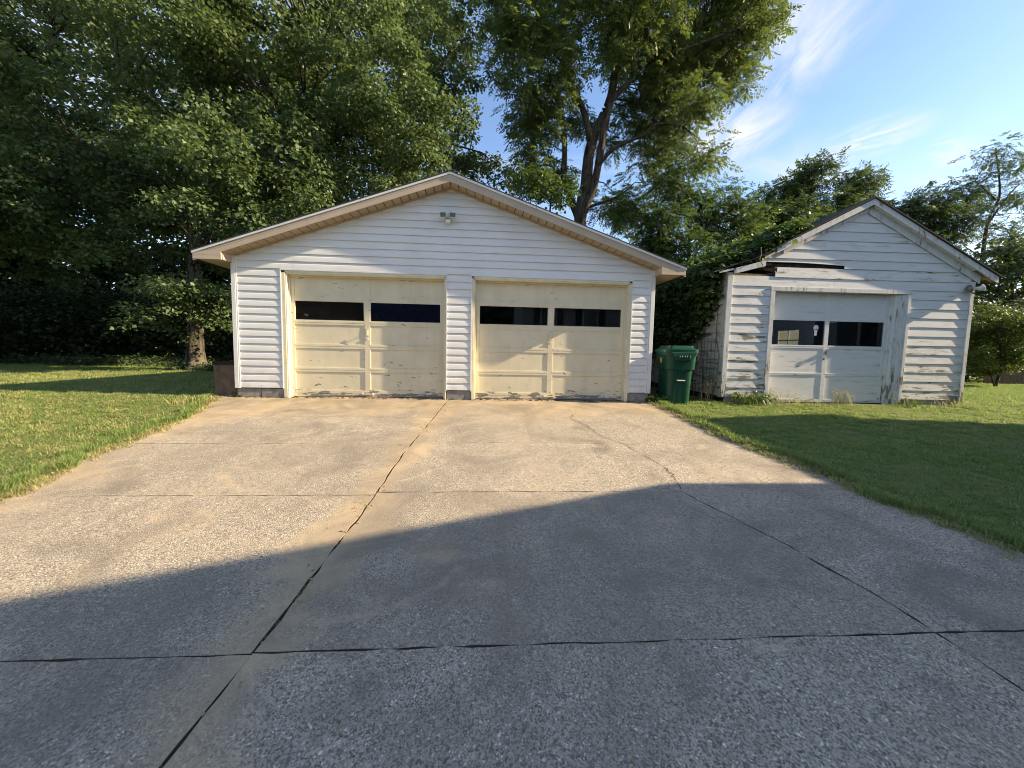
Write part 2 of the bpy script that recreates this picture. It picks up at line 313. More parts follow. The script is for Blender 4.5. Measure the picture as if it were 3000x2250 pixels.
class MB:
    def __init__(s): s.v = []; s.f = []
    def add(s, vs, fs):
        b = len(s.v); s.v += [tuple(float(c) for c in p) for p in vs]; s.f += [tuple(b+i for i in f) for f in fs]; return s
    def box(s, x0, x1, y0, y1, z0, z1):
        return s.add([(x0, y0, z0), (x1, y0, z0), (x1, y1, z0), (x0, y1, z0), (x0, y0, z1), (x1, y0, z1), (x1, y1, z1), (x0, y1, z1)],
                     [(0, 3, 2, 1), (4, 5, 6, 7), (0, 1, 5, 4), (1, 2, 6, 5), (2, 3, 7, 6), (3, 0, 4, 7)])
    def hexa(s, p): return s.add(p, [(0, 3, 2, 1), (4, 5, 6, 7), (0, 1, 5, 4), (1, 2, 6, 5), (2, 3, 7, 6), (3, 0, 4, 7)])
    def prism(s, poly, a, b, axis=1):       # polygon of two coordinates, pushed along the third axis from a to b
        n = len(poly)
        def mk(p, h):
            return (h, p[0], p[1]) if axis == 0 else ((p[0], h, p[1]) if axis == 1 else (p[0], p[1], h))
        return s.add([mk(p, a) for p in poly]+[mk(p, b) for p in poly], [tuple(range(n)), tuple(range(2*n-1, n-1, -1))]+[(i, i+n, (i+1) % n+n, (i+1) % n) for i in range(n)])
    def tube(s, pts, rad, n=6, cap=True):
        pts = [np.asarray(p, float) for p in pts]; rad = rad if hasattr(rad, '__len__') else [rad]*len(pts); vs = []
        for i, p in enumerate(pts):
            d = pts[min(i+1, len(pts)-1)]-pts[max(i-1, 0)]; d = d/(np.linalg.norm(d)+1e-9)
            h = np.array([0, 0, 1.]) if abs(d[2]) < .9 else np.array([1., 0, 0]); a = np.cross(d, h); a /= np.linalg.norm(a); b = np.cross(d, a)
            vs += [p+rad[i]*(math.cos(2*math.pi*k/n)*a+math.sin(2*math.pi*k/n)*b) for k in range(n)]
        fs = [(i*n+k, i*n+(k+1) % n, (i+1)*n+(k+1) % n, (i+1)*n+k) for i in range(len(pts)-1) for k in range(n)]
        if cap: fs += [tuple(range(n-1, -1, -1)), tuple(range((len(pts)-1)*n, len(pts)*n))]
        return s.add(vs, fs)
    def build(s, name, mat, parent=None, smooth=False, bevel=0.0):
        me = bpy.data.meshes.new(name); me.from_pydata(s.v, [], s.f); me.update()
        o = link(name, me, mat, parent)
        if smooth:
            for p in me.polygons: p.use_smooth = True
        if bevel:
            b = o.modifiers.new('bevel', 'BEVEL'); b.width = bevel; b.segments = 2; b.limit_method = 'ANGLE'
        return o
# ------------------------------------------------------------------ ground
SL = 0.10                                     # the drive rises to the garage at one in ten
def gz(y):
    y = np.asarray(y, float); return np.where(y < 0, SL*np.maximum(y, -14.0), 0.0)
LEFT_E = np.array([(-.42, .3), (-.30, -.30), (-.02, -1.03), (.18, -2.31), (.16, -3.02), (.38, -3.63), (.36, -3.9), (.42, -6), (.4, -12)])
RIGHT_E = np.array([(7.36, .3), (7.40, 0), (7.52, -1.17), (7.60, -2.37), (7.82, -2.99), (7.90, -3.64), (8.0, -4.16), (8.14, -4.68), (8.32, -6), (8.4, -12)])
JOINT = np.array([(3.66, .3), (3.64, 0), (3.39, -2.74), (3.35, -3.89), (3.29, -4.64), (3.24, -5.29), (3.19, -5.8), (3.0, -8), (2.7, -12)])
CRACK = np.array([(6.13, -3.5), (6.13, -3.69), (6.20, -3.9), (6.30, -4.13), (6.47, -4.53), (6.53, -4.77), (6.64, -5.09), (6.67, -5.35), (6.70, -5.65), (6.75, -6.6), (6.9, -8.2), (7.0, -12)])
def xat(E, y): return np.interp(-np.asarray(y, float), -E[:, 1], E[:, 0])
def in_drive(x, y, m=0.0): return (y < .25) & (x > xat(LEFT_E, y)+m) & (x < xat(RIGHT_E, y)-m)
def build_ground():
    xs = np.unique(np.round(np.concatenate([np.linspace(-220, -20, 14), np.arange(-20, -2, .6), np.arange(-2, 10.5, .14), np.arange(10.5, 26, .5), np.linspace(26, 240, 14)]), 3))
    ys = np.unique(np.round(np.concatenate([np.linspace(-60, -12, 8), np.arange(-12, -7, .5), np.arange(-7, .6, .14), np.arange(.6, 16, .5), np.linspace(16, 300, 18)]), 3))
    X, Y = np.meshgrid(xs, ys); Z = gz(Y)+.012*np.sin(X*2.1+Y*1.3)*np.sin(Y*1.7-X*.6)
    Z = np.where(in_drive(X, Y, .06), gz(Y)-.12, Z)
    Z = np.where((X > .02) & (X < 7.3) & (Y > .05) & (Y < 7.2), -.1, Z)
    nx, ny = len(xs), len(ys); I = np.arange(nx*ny).reshape(ny, nx)
    F = np.stack([I[:-1, :-1], I[:-1, 1:], I[1:, 1:], I[1:, :-1]], -1).reshape(-1, 4)
    o = fast('lawn_ground', np.stack([X, Y, Z], -1), F, 'lawn', smooth=True); tag(o, 'mown lawn ground sloping gently up to the garage', kind='structure')
build_ground()
drive = bpy.data.objects.new('driveway', None); COL.objects.link(drive); tag(drive, 'exposed aggregate concrete driveway with joints and a long crack', kind='structure')
def strip_poly(fx0, fx1, y0, y1, g0, g1, gy0, gy1, jit=.008):
    def edge(fx, g, a, b):
        n = max(4, int(abs(b-a)/.09)); ys = np.linspace(a, b, n); return [(float(fx(y))+g+R.uniform(-jit, jit), float(y)) for y in ys]
    r = edge(fx1, -g1, y0-gy0, y1+gy1); l = edge(fx0, g0, y0-gy0, y1+gy1)
    n = max(6, int(abs(r[0][0]-l[0][0])/.1))
    top = [(l[0][0]+(r[0][0]-l[0][0])*k/n, y0-gy0+R.uniform(-jit, jit)*.7) for k in range(1, n)]
    bot = [(r[-1][0]+(l[-1][0]-r[-1][0])*k/n, y1+gy1+R.uniform(-jit, jit)*.7) for k in range(1, n)]
    return l[:1]+top+r+bot+l[:0:-1]
def slab(poly, dz=0.0):
    poly = poly[::-1]; n = len(poly); a, b = R.uniform(-.0012, .0012), R.uniform(-.0012, .0012); cx, cy = np.mean(poly, 0)
    def zt(p): return SL*p[1]+dz+a*(p[0]-cx)+b*(p[1]-cy)
    ins = []
    for i in range(n):
        p = np.array(poly[i]); q = np.array(poly[(i+1) % n])-np.array(poly[i-1]); q = np.array([-q[1], q[0]])/(np.linalg.norm(q)+1e-9); ins.append(tuple(p+q*.0015))
    V = [(p[0], p[1], zt(p)) for p in ins]+[(p[0], p[1], zt(p)-.002) for p in poly]+[(p[0], p[1], zt(p)-.13) for p in poly]
    Fc = [tuple(range(n))]+[(i, i+n, (i+1) % n+n, (i+1) % n) for i in range(n)]+[(i+n, i+2*n, (i+1) % n+2*n, (i+1) % n+n) for i in range(n)]
    o = MB().add(V, Fc).build('slab', 'concrete', drive); o.data.materials.append(M['joint_dirt'])
    for p in list(o.data.polygons)[1+n:]: p.material_index = 1
le = lambda y: xat(LEFT_E, y); re = lambda y: xat(RIGHT_E, y); jo = lambda y: xat(JOINT, y); ck = lambda y: xat(CRACK, y)
rowsL = [(.14, -1.22), (-1.22, -2.42), (-2.42, -3.74), (-3.74, -5.34), (-5.34, -8.2), (-8.2, -11.8)]
for i, (a, b) in enumerate(rowsL):
    slab(strip_poly(le, jo, a, b, 0, .006, .002 if i in (0, 1) else .004, .002 if i == 0 else .004), R.uniform(-.003, .003))
rowsR = [(.14, -2.34), (-2.34, -3.68)]
for a, b in rowsR: slab(strip_poly(jo, re, a, b, .006, 0, .004, .004), R.uniform(-.003, .003))
for a, b in [(-3.68, -5.33), (-5.33, -8.2), (-8.2, -11.8)]:
    slab(strip_poly(jo, ck, a, b, .006, .005, .004, .004, .009), R.uniform(-.003, .003)); slab(strip_poly(ck, re, a, b, .004, 0, .004, .004, .009), R.uniform(-.003, .003))
mb = MB()
for a, b in ((.2, -6), (-6, -12)): mb.hexa([(xat(LEFT_E, b), b, SL*b-.2), (xat(RIGHT_E, b), b, SL*b-.2), (xat(RIGHT_E, a), a, SL*a-.2), (xat(LEFT_E, a), a, SL*a-.2), (xat(LEFT_E, b)+.03, b, SL*b-.009), (xat(RIGHT_E, b)-.03, b, SL*b-.009), (xat(RIGHT_E, a)-.03, a, SL*a-.009), (xat(LEFT_E, a)+.03, a, SL*a-.009)])
mb.build('soil_bed', 'joint_fill', drive)
# the finer crack that wanders up the right lane to the garage: a raised hairline of grit filling it
def ribbon(pts, wdt, name, mat, parent, lift=.004):
    V, Fc = [], []
    P = []
    for i in range(len(pts)-1):
        for k in range(6): P.append(np.array(pts[i])+(np.array(pts[i+1])-np.array(pts[i]))*k/6+np.array([R.uniform(-.015, .015), R.uniform(-.015, .015)]))
    for i, p in enumerate(P):
        d = P[min(i+1, len(P)-1)]-P[max(i-1, 0)]; nrm = np.array([-d[1], d[0]])/(np.linalg.norm(d)+1e-9); ww = wdt*R.uniform(.3, 1)
        V += [(*(p+nrm*ww), SL*p[1]+lift), (*(p-nrm*ww), SL*p[1]+lift)]
    Fc = [(2*i, 2*i+1, 2*i+3, 2*i+2) for i in range(len(P)-1)]
    return MB().add(V, Fc).build(name, mat, parent)
ribbon([(6.13, -3.66), (6.22, -3.3), (6.2, -3.05), (6.04, -2.41), (5.83, -2.05), (5.77, -1.62), (5.62, -1.2), (5.7, -.94)], .005, 'crack_fill', 'joint_fill', drive)
# ------------------------------------------------------------------ garage
GAR = thing('garage', (0, 0, 0), 'white vinyl sided double garage with two cream overhead doors and low gable roof', 'garage')
W = 7.32; XC = 3.66; SO = 3.668; SS = 0.345; OV = .27; ZB = .172; CH = .1275; GD = 7.3
def soff(x): return SO-SS*abs(x-XC)
def rake_x(z): h = (SO-z)/SS; return XC-h, XC+h
PROF = [(.0, -.001), (0., -.025), (.30, -.0235), (.60, -.020), (.70, -.0155), (.80, -.0085), (.90, -.0045), (1.0, -.0035)]
def course(z0, xl, xr, gable=False, name='siding_board', lift=0.0):
    V = []
    for fz, y in PROF:
        z = z0+fz*CH; a, b = xl, xr
        if gable:
            ra, rb = rake_x(min(z, SO-.001)); a, b = max(xl, ra), min(xr, rb)
            if a > b: a = b = XC
        V += [(a, y-lift, z), (b, y-lift, z)]
    MB().add(V, [(2*i, 2*i+1, 2*i+3, 2*i+2) for i in range(len(PROF)-1)]).build(name, 'white_vinyl', GAR)
O1 = (.875, 3.552); O2 = (4.092, 6.852); ZT = 2.213                     # door openings, top of trim
for k in range(16):
    z = ZB+k*CH
    course(z, .07, .778); course(z, 3.601, 4.020); course(z, 6.930, 7.255)
seams = {16: 1.02, 17: 1.04, 18: 5.15, 19: 4.45, 20: 2.2, 22: 5.6, 24: 3.1}
for k in range(16, 28):
    z = ZB+k*CH
    if k in seams:
        course(z, .07, seams[k], True); course(z, seams[k]-.02, 7.25, True, lift=.0015)
    else: course(z, .07, 7.25, True)
# sheathing behind the siding, other walls, roof
mb = MB()
for a, b in ((.004, O1[0]-.019), (O1[1]+.019, O2[0]-.019), (O2[1]+.019, W-.004)): mb.box(a, b, .004, .09, .0, 2.149)
mb.prism([(.004, 2.149), (W-.004, 2.149), (W-.004, soff(W)), (XC, SO), (.004, soff(0))], .004, .09); mb.build('front_sheathing', 'interior_dark', GAR)
MB().box(0, .1, .092, GD, 0, soff(0)).build('side_wall', 'white_vinyl', GAR); MB().box(W-.1, W, .092, GD, 0, soff(0)).build('side_wall', 'white_vinyl', GAR)
MB().prism([(.102, 0), (W-.102, 0), (W-.102, soff(0)), (XC, SO), (.102, soff(0))], GD-.1, GD).build('rear_wall', 'white_vinyl', GAR)
MB().box(.102, W-.102, .2, GD-.102, -.02, .012).build('garage_floor', 'interior_dark', GAR)
ET = 4.115                                                             # half width of the roof with eaves
roof = None
for sgn in (-1, 1):
    e = XC+sgn*ET
    p = [(XC, SO+.012), (e, SO+.012-SS*ET), (e, SO+.150-SS*ET), (XC, SO+.150)]
    o = MB().prism(p if sgn > 0 else p[::-1], -OV+.012, GD+.25).build('roof_deck', 'interior_dark', GAR)
    p = [(XC, SO+.153), (e+sgn*.012, SO+.153-SS*(ET+.012)), (e+sgn*.012, SO+.168-SS*(ET+.012)), (XC, SO+.168)]
    MB().prism(p if sgn > 0 else p[::-1], -OV-.028, GD+.27).build('roof_shingles', 'shingle', GAR)
    # rake fascia: metal wrapped, a rolled bead along it, seams as on the house
    cuts = [0, .62, 2.3, ET] if sgn < 0 else [0, 2.6, ET]
    for a, b in zip(cuts[:-1], cuts[1:]):
        xa, xb = XC+sgn*a, XC+sgn*(b-.003); za, zb = SO-SS*a, SO-SS*(b-.003)
        f = MB(); 
        for h0, h1, y in ((0, .030, -.004), (.030, .078, 0), (.078, .082, .003), (.082, .124, -.001)):
            f.hexa([(xa, -OV+y, za+h0), (xb, -OV+y, zb+h0), (xb, -OV+.011, zb+h0), (xa, -OV+.011, za+h0), (xa, -OV+y, za+h1), (xb, -OV+y, zb+h1), (xb, -OV+.011, zb+h1), (xa, -OV+.011, za+h1)])
        f.build('rake_fascia', 'beige_metal', GAR)
    for a, b in zip([0, 1.45, 2.75], [1.45, 2.75, ET+.01]):
        xa, xb = XC+sgn*a, XC+sgn*(b-.004); za, zb = SO-SS*a, SO-SS*b
        MB().hexa([(xa, -OV-.018, za+.120), (xb, -OV-.018, zb+.120), (xb, -OV-.006, zb+.120), (xa, -OV-.006, za+.120), (xa, -OV-.022, za+.152), (xb, -OV-.022, zb+.152), (xb, -OV-.006, zb+.152), (xa, -OV-.006, za+.152)]).build('drip_edge', 'drip_white', GAR)
    # soffit planks under the rake
    n = 27; x0, x1 = .0, 3.70
    for k in range(n):
        a = x0+(x1-x0)*k/n+.007; b = x0+(x1-x0)*(k+1)/n-.007; za, zb = SO-SS*a, SO-SS*b
        MB().hexa([(XC+sgn*a, -OV+.012, za-.002), (XC+sgn*b, -OV+.012, zb-.002), (XC+sgn*b, .0, zb-.002), (XC+sgn*a, .0, za-.002), (XC+sgn*a, -OV+.012, za+.009), (XC+sgn*b, -OV+.012, zb+.009), (XC+sgn*b, .0, zb+.009), (XC+sgn*a, .0, za+.009)]).build('soffit_plank', 'soffit_beige', GAR)
    # trim where siding meets soffit
    a, b = .0, 3.62; za, zb = SO-SS*a, SO-SS*b
    MB().hexa([(XC+sgn*a, -.030, za-.036), (XC+sgn*b, -.030, zb-.036), (XC+sgn*b, .0, zb-.036), (XC+sgn*a, .0, za-.036), (XC+sgn*a, -.030, za-.004), (XC+sgn*b, -.030, zb-.004), (XC+sgn*b, .0, zb-.004), (XC+sgn*a, .0, za-.004)]).build('rake_trim', 'soffit_beige' if False else 'beige_metal', GAR)
    # eave box: end cap, inner cheek, level soffit and eave fascia running back
    xo, xi = XC+sgn*(ET-.006), XC+sgn*3.672; zb_ = 2.277; zt_o = SO-SS*(ET-.006)+.004; zt_i = SO-SS*3.672+.004
    c = MB(); lo, hi = (xo, xi) if xo < xi else (xi, xo); zl, zh = (zt_o, zt_i) if xo < xi else (zt_i, zt_o)
    for h0, h1, y in ((0, .022, -.012), (.022, .062, -.009), (.062, .066, -.006), (.066, .11, -.009)):
        c.box(lo, hi, -OV+y, -OV+.02, zb_+h0, zb_+h1)
    c.prism([(lo, zb_+.11), (hi, zb_+.11), (hi, max(zh, zb_+.112)), (lo, max(zl, zb_+.112))], -OV-.008, -OV+.02)
    c.build('eave_end_cap', 'beige_metal', GAR)
    MB().hexa([(min(xi, xi-sgn*.012), -OV+.021, zb_), (max(xi, xi-sgn*.012), -OV+.021, zb_), (max(xi, xi-sgn*.012), -.001, zb_), (min(xi, xi-sgn*.012), -.001, zb_), (min(xi, xi-sgn*.012), -OV+.021, SO-SS*3.672-.003), (max(xi, xi-sgn*.012), -OV+.021, SO-SS*3.672-.003), (max(xi, xi-sgn*.012), -.001, SO-SS*3.672-.003), (min(xi, xi-sgn*.012), -.001, SO-SS*3.672-.003)]).build('eave_cheek', 'beige_metal', GAR)
    e0, e1 = sorted((xo, XC+sgn*3.655))
    MB().box(e0, e1, -OV+.021, GD+.2, zb_+.002, zb_+.012).build('eave_soffit', 'soffit_beige', GAR)
    e0, e1 = sorted((xo, xo+sgn*.012)); MB().box(e0, e1, -OV-.006, GD+.25, zb_-.003, zt_o+.02).build('eave_fascia', 'beige_metal', GAR)
    # corner post
    xw = 0 if sgn < 0 else W
    e0, e1 = sorted((xw+sgn*.020, xw-sgn*.052)); MB().box(e0, e1, -.034, .10, ZB-.012, 2.276).build('corner_post', 'trim_white', GAR, bevel=.004)
    e0, e1 = sorted((xw-sgn*.056, xw-sgn*.074)); MB().box(e0, e1, -.031, .002, ZB-.012, soff(.07)-.03).build('corner_post_lip', 'trim_white', GAR)
    e0, e1 = sorted((xw+sgn*.001, xw-sgn*.053)); MB().box(e0, e1, -.030, .002, 2.278, soff(.053)-.02).build('corner_post_head', 'trim_white', GAR)
def zc_grid(): return [(1.775, 1.705), (1.355, 1.288), (.948, .872), (.530, .458), (.128, .018)]
PAN = .011; DY = .094
def garage_door(ox0, ox1, mid, blue, seed):
    d = bpy.data.objects.new('garage_door', None); COL.objects.link(d); d.parent = GAR
    y0 = DY; rails = zc_grid(); top = 2.16; xs0, xs1 = ox0+.004, ox1-.004
    for a, b in rails:      # rails run full width between the stiles' notches
        m = MB().box(xs0+.066, mid-.046, y0+.001, y0+.035, b, a); m.box(mid+.046, xs1-.066, y0+.001, y0+.035, b, a)
        h = (a+b)/2; m.box(xs0+.066, mid-.046, y0-.0015, y0+.001, h+.003, a-.004); m.box(mid+.046, xs1-.066, y0-.0015, y0+.001, h+.003, a-.004)
        m.build('rail', 'door_cream', d)
    MB().box(xs0+.066, xs1-.066, y0+.001, y0+.035, 2.10, top).build('rail', 'door_cream', d)
    for a, b in ((xs0, xs0+.066), (mid-.046, mid+.046), (xs1-.066, xs1)):
        MB().box(a, b, y0, y0+.035, .018, top).build('stile', 'door_cream', d, bevel=.002)
    for r in range(5):
        za = 2.10 if r == 0 else rails[r-1][1]; zb = rails[r][0]
        for s, (a, b) in enumerate(((xs0+.066, mid-.046), (mid+.046, xs1-.066))):
            if r == 1:
                MB().box(a-.002, b+.002, y0+.018, y0+.023, zb-.002, za+.002).build('window_pane', 'pane_blue' if (blue and s == 1) else ('pane_brown' if blue else 'pane'), d)
                m = MB().box(a, b, y0+.004, y0+.018, za-.014, za); m.box(a, b, y0+.004, y0+.018, zb, zb+.014); m.box(a, a+.014, y0+.004, y0+.018, zb+.014, za-.014); m.box(b-.014, b, y0+.004, y0+.018, zb+.014, za-.014); m.build('glazing_bead', 'door_cream', d)
            else:
                # hardboard panel, a little swollen on the lower rows
                nx, nz = 15, 6; amp = (.0, 0, .0, .0045, .0055)[r]*R.choice((1, 1, -.6)); V = []
                for j in range(nz):
                    for i in range(nx):
                        u, v = i/(nx-1), j/(nz-1); V.append((a+(b-a)*u, y0+PAN+amp*math.sin(math.pi*v)*math.sin(math.pi*min(1, u*1.1))*(.6+.4*math.cos(6*u+seed)), zb+(za-zb)*v))
                MB().add(V, [(j*nx+i, j*nx+i+1, (j+1)*nx+i+1, (j+1)*nx+i) for j in range(nz-1) for i in range(nx-1)]).build('panel', 'door_cream', d, smooth=True)
                e = MB().box(a, b, y0+.003, y0+PAN+.004, za-.006, za); e.box(a, b, y0+.003, y0+PAN+.004, zb, zb+.006); e.box(a, a+.006, y0+.003, y0+PAN+.004, zb+.006, za-.006); e.box(b-.006, b, y0+.003, y0+PAN+.004, zb+.006, za-.006); e.build('panel_bead', 'door_cream', d)
    h = MB().tube([(mid, y0, 1.165), (mid, y0-.036, 1.165)], .006, 8); h.box(mid-.016, mid+.016, y0-.044, y0-.034, 1.12, 1.21); h.box(mid-.024, mid+.024, y0-.004, y0, 1.10, 1.23)
    h.tube([(mid, y0, 1.055), (mid, y0-.012, 1.055)], .018, 10); h.build('lock_handle', 'casing_cream', d)
    MB().box(mid-.10, mid+.10, y0-.030, y0-.004, .060, .074).box(mid-.10, mid-.07, y0-.012, y0, .045, .09).box(mid+.07, mid+.10, y0-.012, y0, .045, .09).build('lift_handle', 'casing_cream', d)
    MB().box(xs0, xs1, y0-.004, y0+.04, .0, .018).build('bottom_seal', 'rust_dark', d)
    # jambs, head and stops in wood, then the white channel round them
    for x0, x1 in ((ox0-.018, ox0), (ox1, ox1+.018)): MB().box(x0, x1, -.016, DY+.06, .0, 2.148).build('jamb', 'casing_cream', GAR)
    MB().box(ox0-.018, ox1+.018, -.016, DY+.06, 2.130, 2.148).build('head_jamb', 'casing_cream', GAR)
    MB().box(ox0+.001, ox1-.001, DY-.030, DY-.006, 2.102, 2.129).build('head_stop', 'casing_cream', GAR)
    for x0, x1 in ((ox0+.001, ox0+.020), (ox1-.020, ox1-.001)): MB().box(x0, x1, DY-.030, DY-.004, .0, 2.101).build('door_stop', 'casing_cream', GAR)
garage_door(O1[0], O1[1], 2.19, True, 1.0); garage_door(O2[0], O2[1], 5.47, False, 3.1)
for ox0, ox1, la, ra in ((O1[0], O1[1], .777, 3.602), (O2[0], O2[1], 4.019, 6.931)):
    for a, b in ((la+.016, ox0-.0185), (ox1+.0185, ra-.016)):
        if b-a > .005: MB().box(a, b, -.022, .003, .0, 2.186).build('casing', 'casing_cream', GAR, bevel=.003)
    MB().box(la+.016, ra-.016, -.022, .003, 2.1485, 2.186).build('casing', 'casing_cream', GAR, bevel=.003)
    MB().box(la, la+.0155, -.030, .003, ZB-.012, ZT).build('trim_channel', 'trim_white', GAR); MB().box(ra-.0155, ra, -.030, .003, ZB-.012, ZT).build('trim_channel', 'trim_white', GAR)
    MB().box(la+.016, ra-.016, -.030, .003, 2.1865, ZT).build('trim_channel', 'trim_white', GAR)
for a, b in ((.004, .395), (.405, .795), (3.60, 4.03), (6.925, W-.004)): MB().box(a, b, -.006+R.uniform(-.003, .003), .088, -.03, ZB-.014+R.uniform(-.004, .002)).build('foundation_block', 'block', GAR, bevel=.004)
MB().box(.396, .404, .004, .08, -.03, ZB-.02).build('mortar_joint', 'trim_white', GAR)
# twin-head motion light on the gable
FL = thing('floodlight', (3.615, -.02, 3.10), 'twin head white floodlight with motion sensor under the garage gable peak', 'floodlight')
MB().tube([(0, 0, .03), (0, -.035, .03)], .055, 14).build('mounting_plate', 'lamp_white', FL)
for s in (-1, 1):
    h = bpy.data.objects.new('lamp_head', None); COL.objects.link(h); h.parent = FL; h.location = (s*.070, -.10, .085); h.rotation_euler = (math.radians(22), 0, -s*math.radians(-16))
    m = MB().hexa([(-.058, -.03, -.042), (.058, -.03, -.042), (.04, .045, -.026), (-.04, .045, -.026), (-.058, -.03, .042), (.058, -.03, .042), (.04, .045, .026), (-.04, .045, .026)]); 
    m.box(-.062, .062, -.042, -.030, -.046, -.035); m.box(-.062, .062, -.042, -.030, .035, .046); m.box(-.062, -.05, -.042, -.03, -.035, .035); m.box(.05, .062, -.042, -.03, -.035, .035); m.build('lamp_housing', 'lamp_white', h)
    MB().box(-.05, .05, -.036, -.031, -.035, .035).build('lamp_lens', 'lamp_glass', h)
    MB().tube([(s*.012, -.03, .035), (s*.040, -.07, .070)], .012, 8).build('swivel_arm', 'lamp_white', FL)
m = MB().hexa([(-.040, -.10, -.055), (.040, -.10, -.055), (.032, -.03, -.05), (-.032, -.03, -.05), (-.044, -.105, .012), (.044, -.105, .012), (.036, -.025, .02), (-.036, -.025, .02)]); m.build('motion_sensor', 'lamp_white', FL, bevel=.006)
MB().box(-.03, .03, -.112, -.100, -.045, -.012).build('sensor_lens', 'drip_white', FL)
# ------------------------------------------------------------------ old shed
SR = -0.020; sc_, ss_ = math.cos(SR), math.sin(SR)
_mid = CAM+7.63*np.array([math.sin(YAW), math.cos(YAW), 0])+6.4*_r0     # centre of its front, from the photograph
SH = thing('old_shed', (_mid[0]-6.4*sc_, _mid[1]-6.4*ss_, 0), 'weathered white clapboard shed with sagging left eave and a hole in its gable', 'shed', rz=SR)
SA, SB, AP, AZ, SM, SDP = 3.985, 8.790, 6.570, 3.690, .520, 6.0           # left, right, apex, wall apex height, slope, depth
def stop_(x): return AZ-SM*abs(x-AP)
def sx(z): h = (AZ-z)/SM; return AP-h, AP+h
CB = .1735
def clap(z0, xl, xr, mat='shed_white', y=0.0, gable=False, sag=0.0, tilt=0.0, name='clapboard', poly=None):
    z1 = z0+CB+.012; n = 9; V = []
    for i in range(n):
        u = i/(n-1); row = []
        for z, yy in ((z0, y-.004), (z0, y-.021), (z1, y-.005), (z1, y+.004)):
            a, b = xl, xr
            if gable: ra, rb = sx(min(z, AZ-.002)); a, b = max(xl, ra), min(xr, rb)
            if a > b: a = b = AP
            x = a+(b-a)*u; row.append((x, yy+R.uniform(-.0006, .0006), z+sag*math.sin(math.pi*u)+tilt*u+R.uniform(-.0012, .0012)))
        V += row
    Fc = [(4*i+k, 4*i+4+k, 4*i+4+(k+1) % 4, 4*i+(k+1) % 4) for i in range(n-1) for k in range(4)]+[(0, 1, 2, 3), (4*n-4, 4*n-1, 4*n-2, 4*n-3)]
    return MB().add(V, Fc).build(name, mat, SH)
z0s = 2.195-12*CB
for k in range(12):
    z = z0s+k*CB
    clap(z, SA+.07, 4.800, 'shed_white', sag=R.uniform(-.004, .004)); clap(z, 7.565, SB-.055, 'shed_white' if k < 7 else 'shed_clean', sag=R.uniform(-.003, .003))
for k in range(9):
    z = 2.195+k*CB
    if k == 0: clap(z, SA+.07, 6.02, 'shed_white'); clap(z, 6.023, SB-.05, 'shed_clean', gable=True)
    elif k == 1: clap(z, 4.87, SB-.05, 'shed_white', gable=True, sag=-.004)
    elif k == 2:
        clap(z+.012, 6.20, SB-.05, 'shed_clean', gable=True)
        clap(z+.098, 4.60, 6.20, 'shed_white', gable=False, sag=.018, tilt=-.03, y=.008)   # board slipped up behind its neighbour, leaving the slot
    else: clap(z, SA, SB, 'shed_clean', gable=True)
# splintered ends at the hole
m = MB()
for (a, b, zc2, hh) in ((4.62, 4.90, 2.50, .05), (4.68, 4.86, 2.42, .035), (4.55, 4.80, 2.60, .03)):
    m.hexa([(a, .004, zc2-.006), (b, -.014, zc2-hh), (b, -.004, zc2-hh), (a, .012, zc2-.006), (a, .004, zc2+.006), (b, -.012, zc2+hh), (b, -.002, zc2+hh), (a, .012, zc2+.006)])
m.build('splintered_board', 'wood_dark', SH)
MB().hexa([(4.10, .01, 2.385), (4.83, .01, 2.380), (4.83, .05, 2.380), (4.10, .05, 2.385), (4.10, .01, 2.425), (4.70, .01, 2.420), (4.70, .05, 2.420), (4.10, .05, 2.425)]).build('exposed_plate', 'wood_grey', SH)
MB().hexa([(4.55, .03, 2.50), (6.22, .03, 2.55), (6.22, .08, 2.55), (4.55, .08, 2.50), (4.55, .03, 2.60), (6.22, .03, 2.66), (6.22, .08, 2.66), (4.55, .08, 2.60)]).build('exposed_header', 'wood_dark', SH)
# walls behind the boards (front sheathing stops short of the hole), rear, side
m = MB(); m.box(SA+.01, 4.88, .006, .03, .06, 2.36); m.box(7.50, SB-.01, .006, .03, .06, 2.37); m.box(4.88, 7.50, .006, .03, 2.14, 2.53); m.prism([(4.95, 2.74), (SB-.3, 2.74), (AP, AZ-.03)], .006, .03); m.box(6.21, SB-.05, .006, .03, 2.37, 2.73) if False else None
m.prism([(6.22, 2.375), (SB-.05, 2.375), (8.35, 2.735), (6.22, 2.735)], .006, .03); m.build('front_sheathing', 'wood_dark', SH)
m = MB(); m.prism([(SA+.03, .05), (SB-.03, .05), (SB-.03, stop_(SB)-.05), (AP, AZ-.05), (SA+.03, stop_(SB)-.05)], SDP-.04, SDP); m.build('rear_wall', 'wood_dark', SH)
WN = [(1.15, 2.45, .92, 1.98), (4.15, 5.10, 1.05, 1.75)]                  # windows in the right side wall: depth range, height range
m = MB(); edges = [0.03]+[e for wd in WN for e in wd[:2]]+[SDP]
for i in range(0, len(edges), 2): m.box(SB-.05, SB-.012, edges[i], edges[i+1], .05, stop_(SB)-.02)
for (a, b, c2, e) in WN: m.box(SB-.05, SB-.012, a, b, .05, c2); m.box(SB-.05, SB-.012, a, b, e, stop_(SB)-.02)
m.build('side_wall', 'wood_dark', SH)
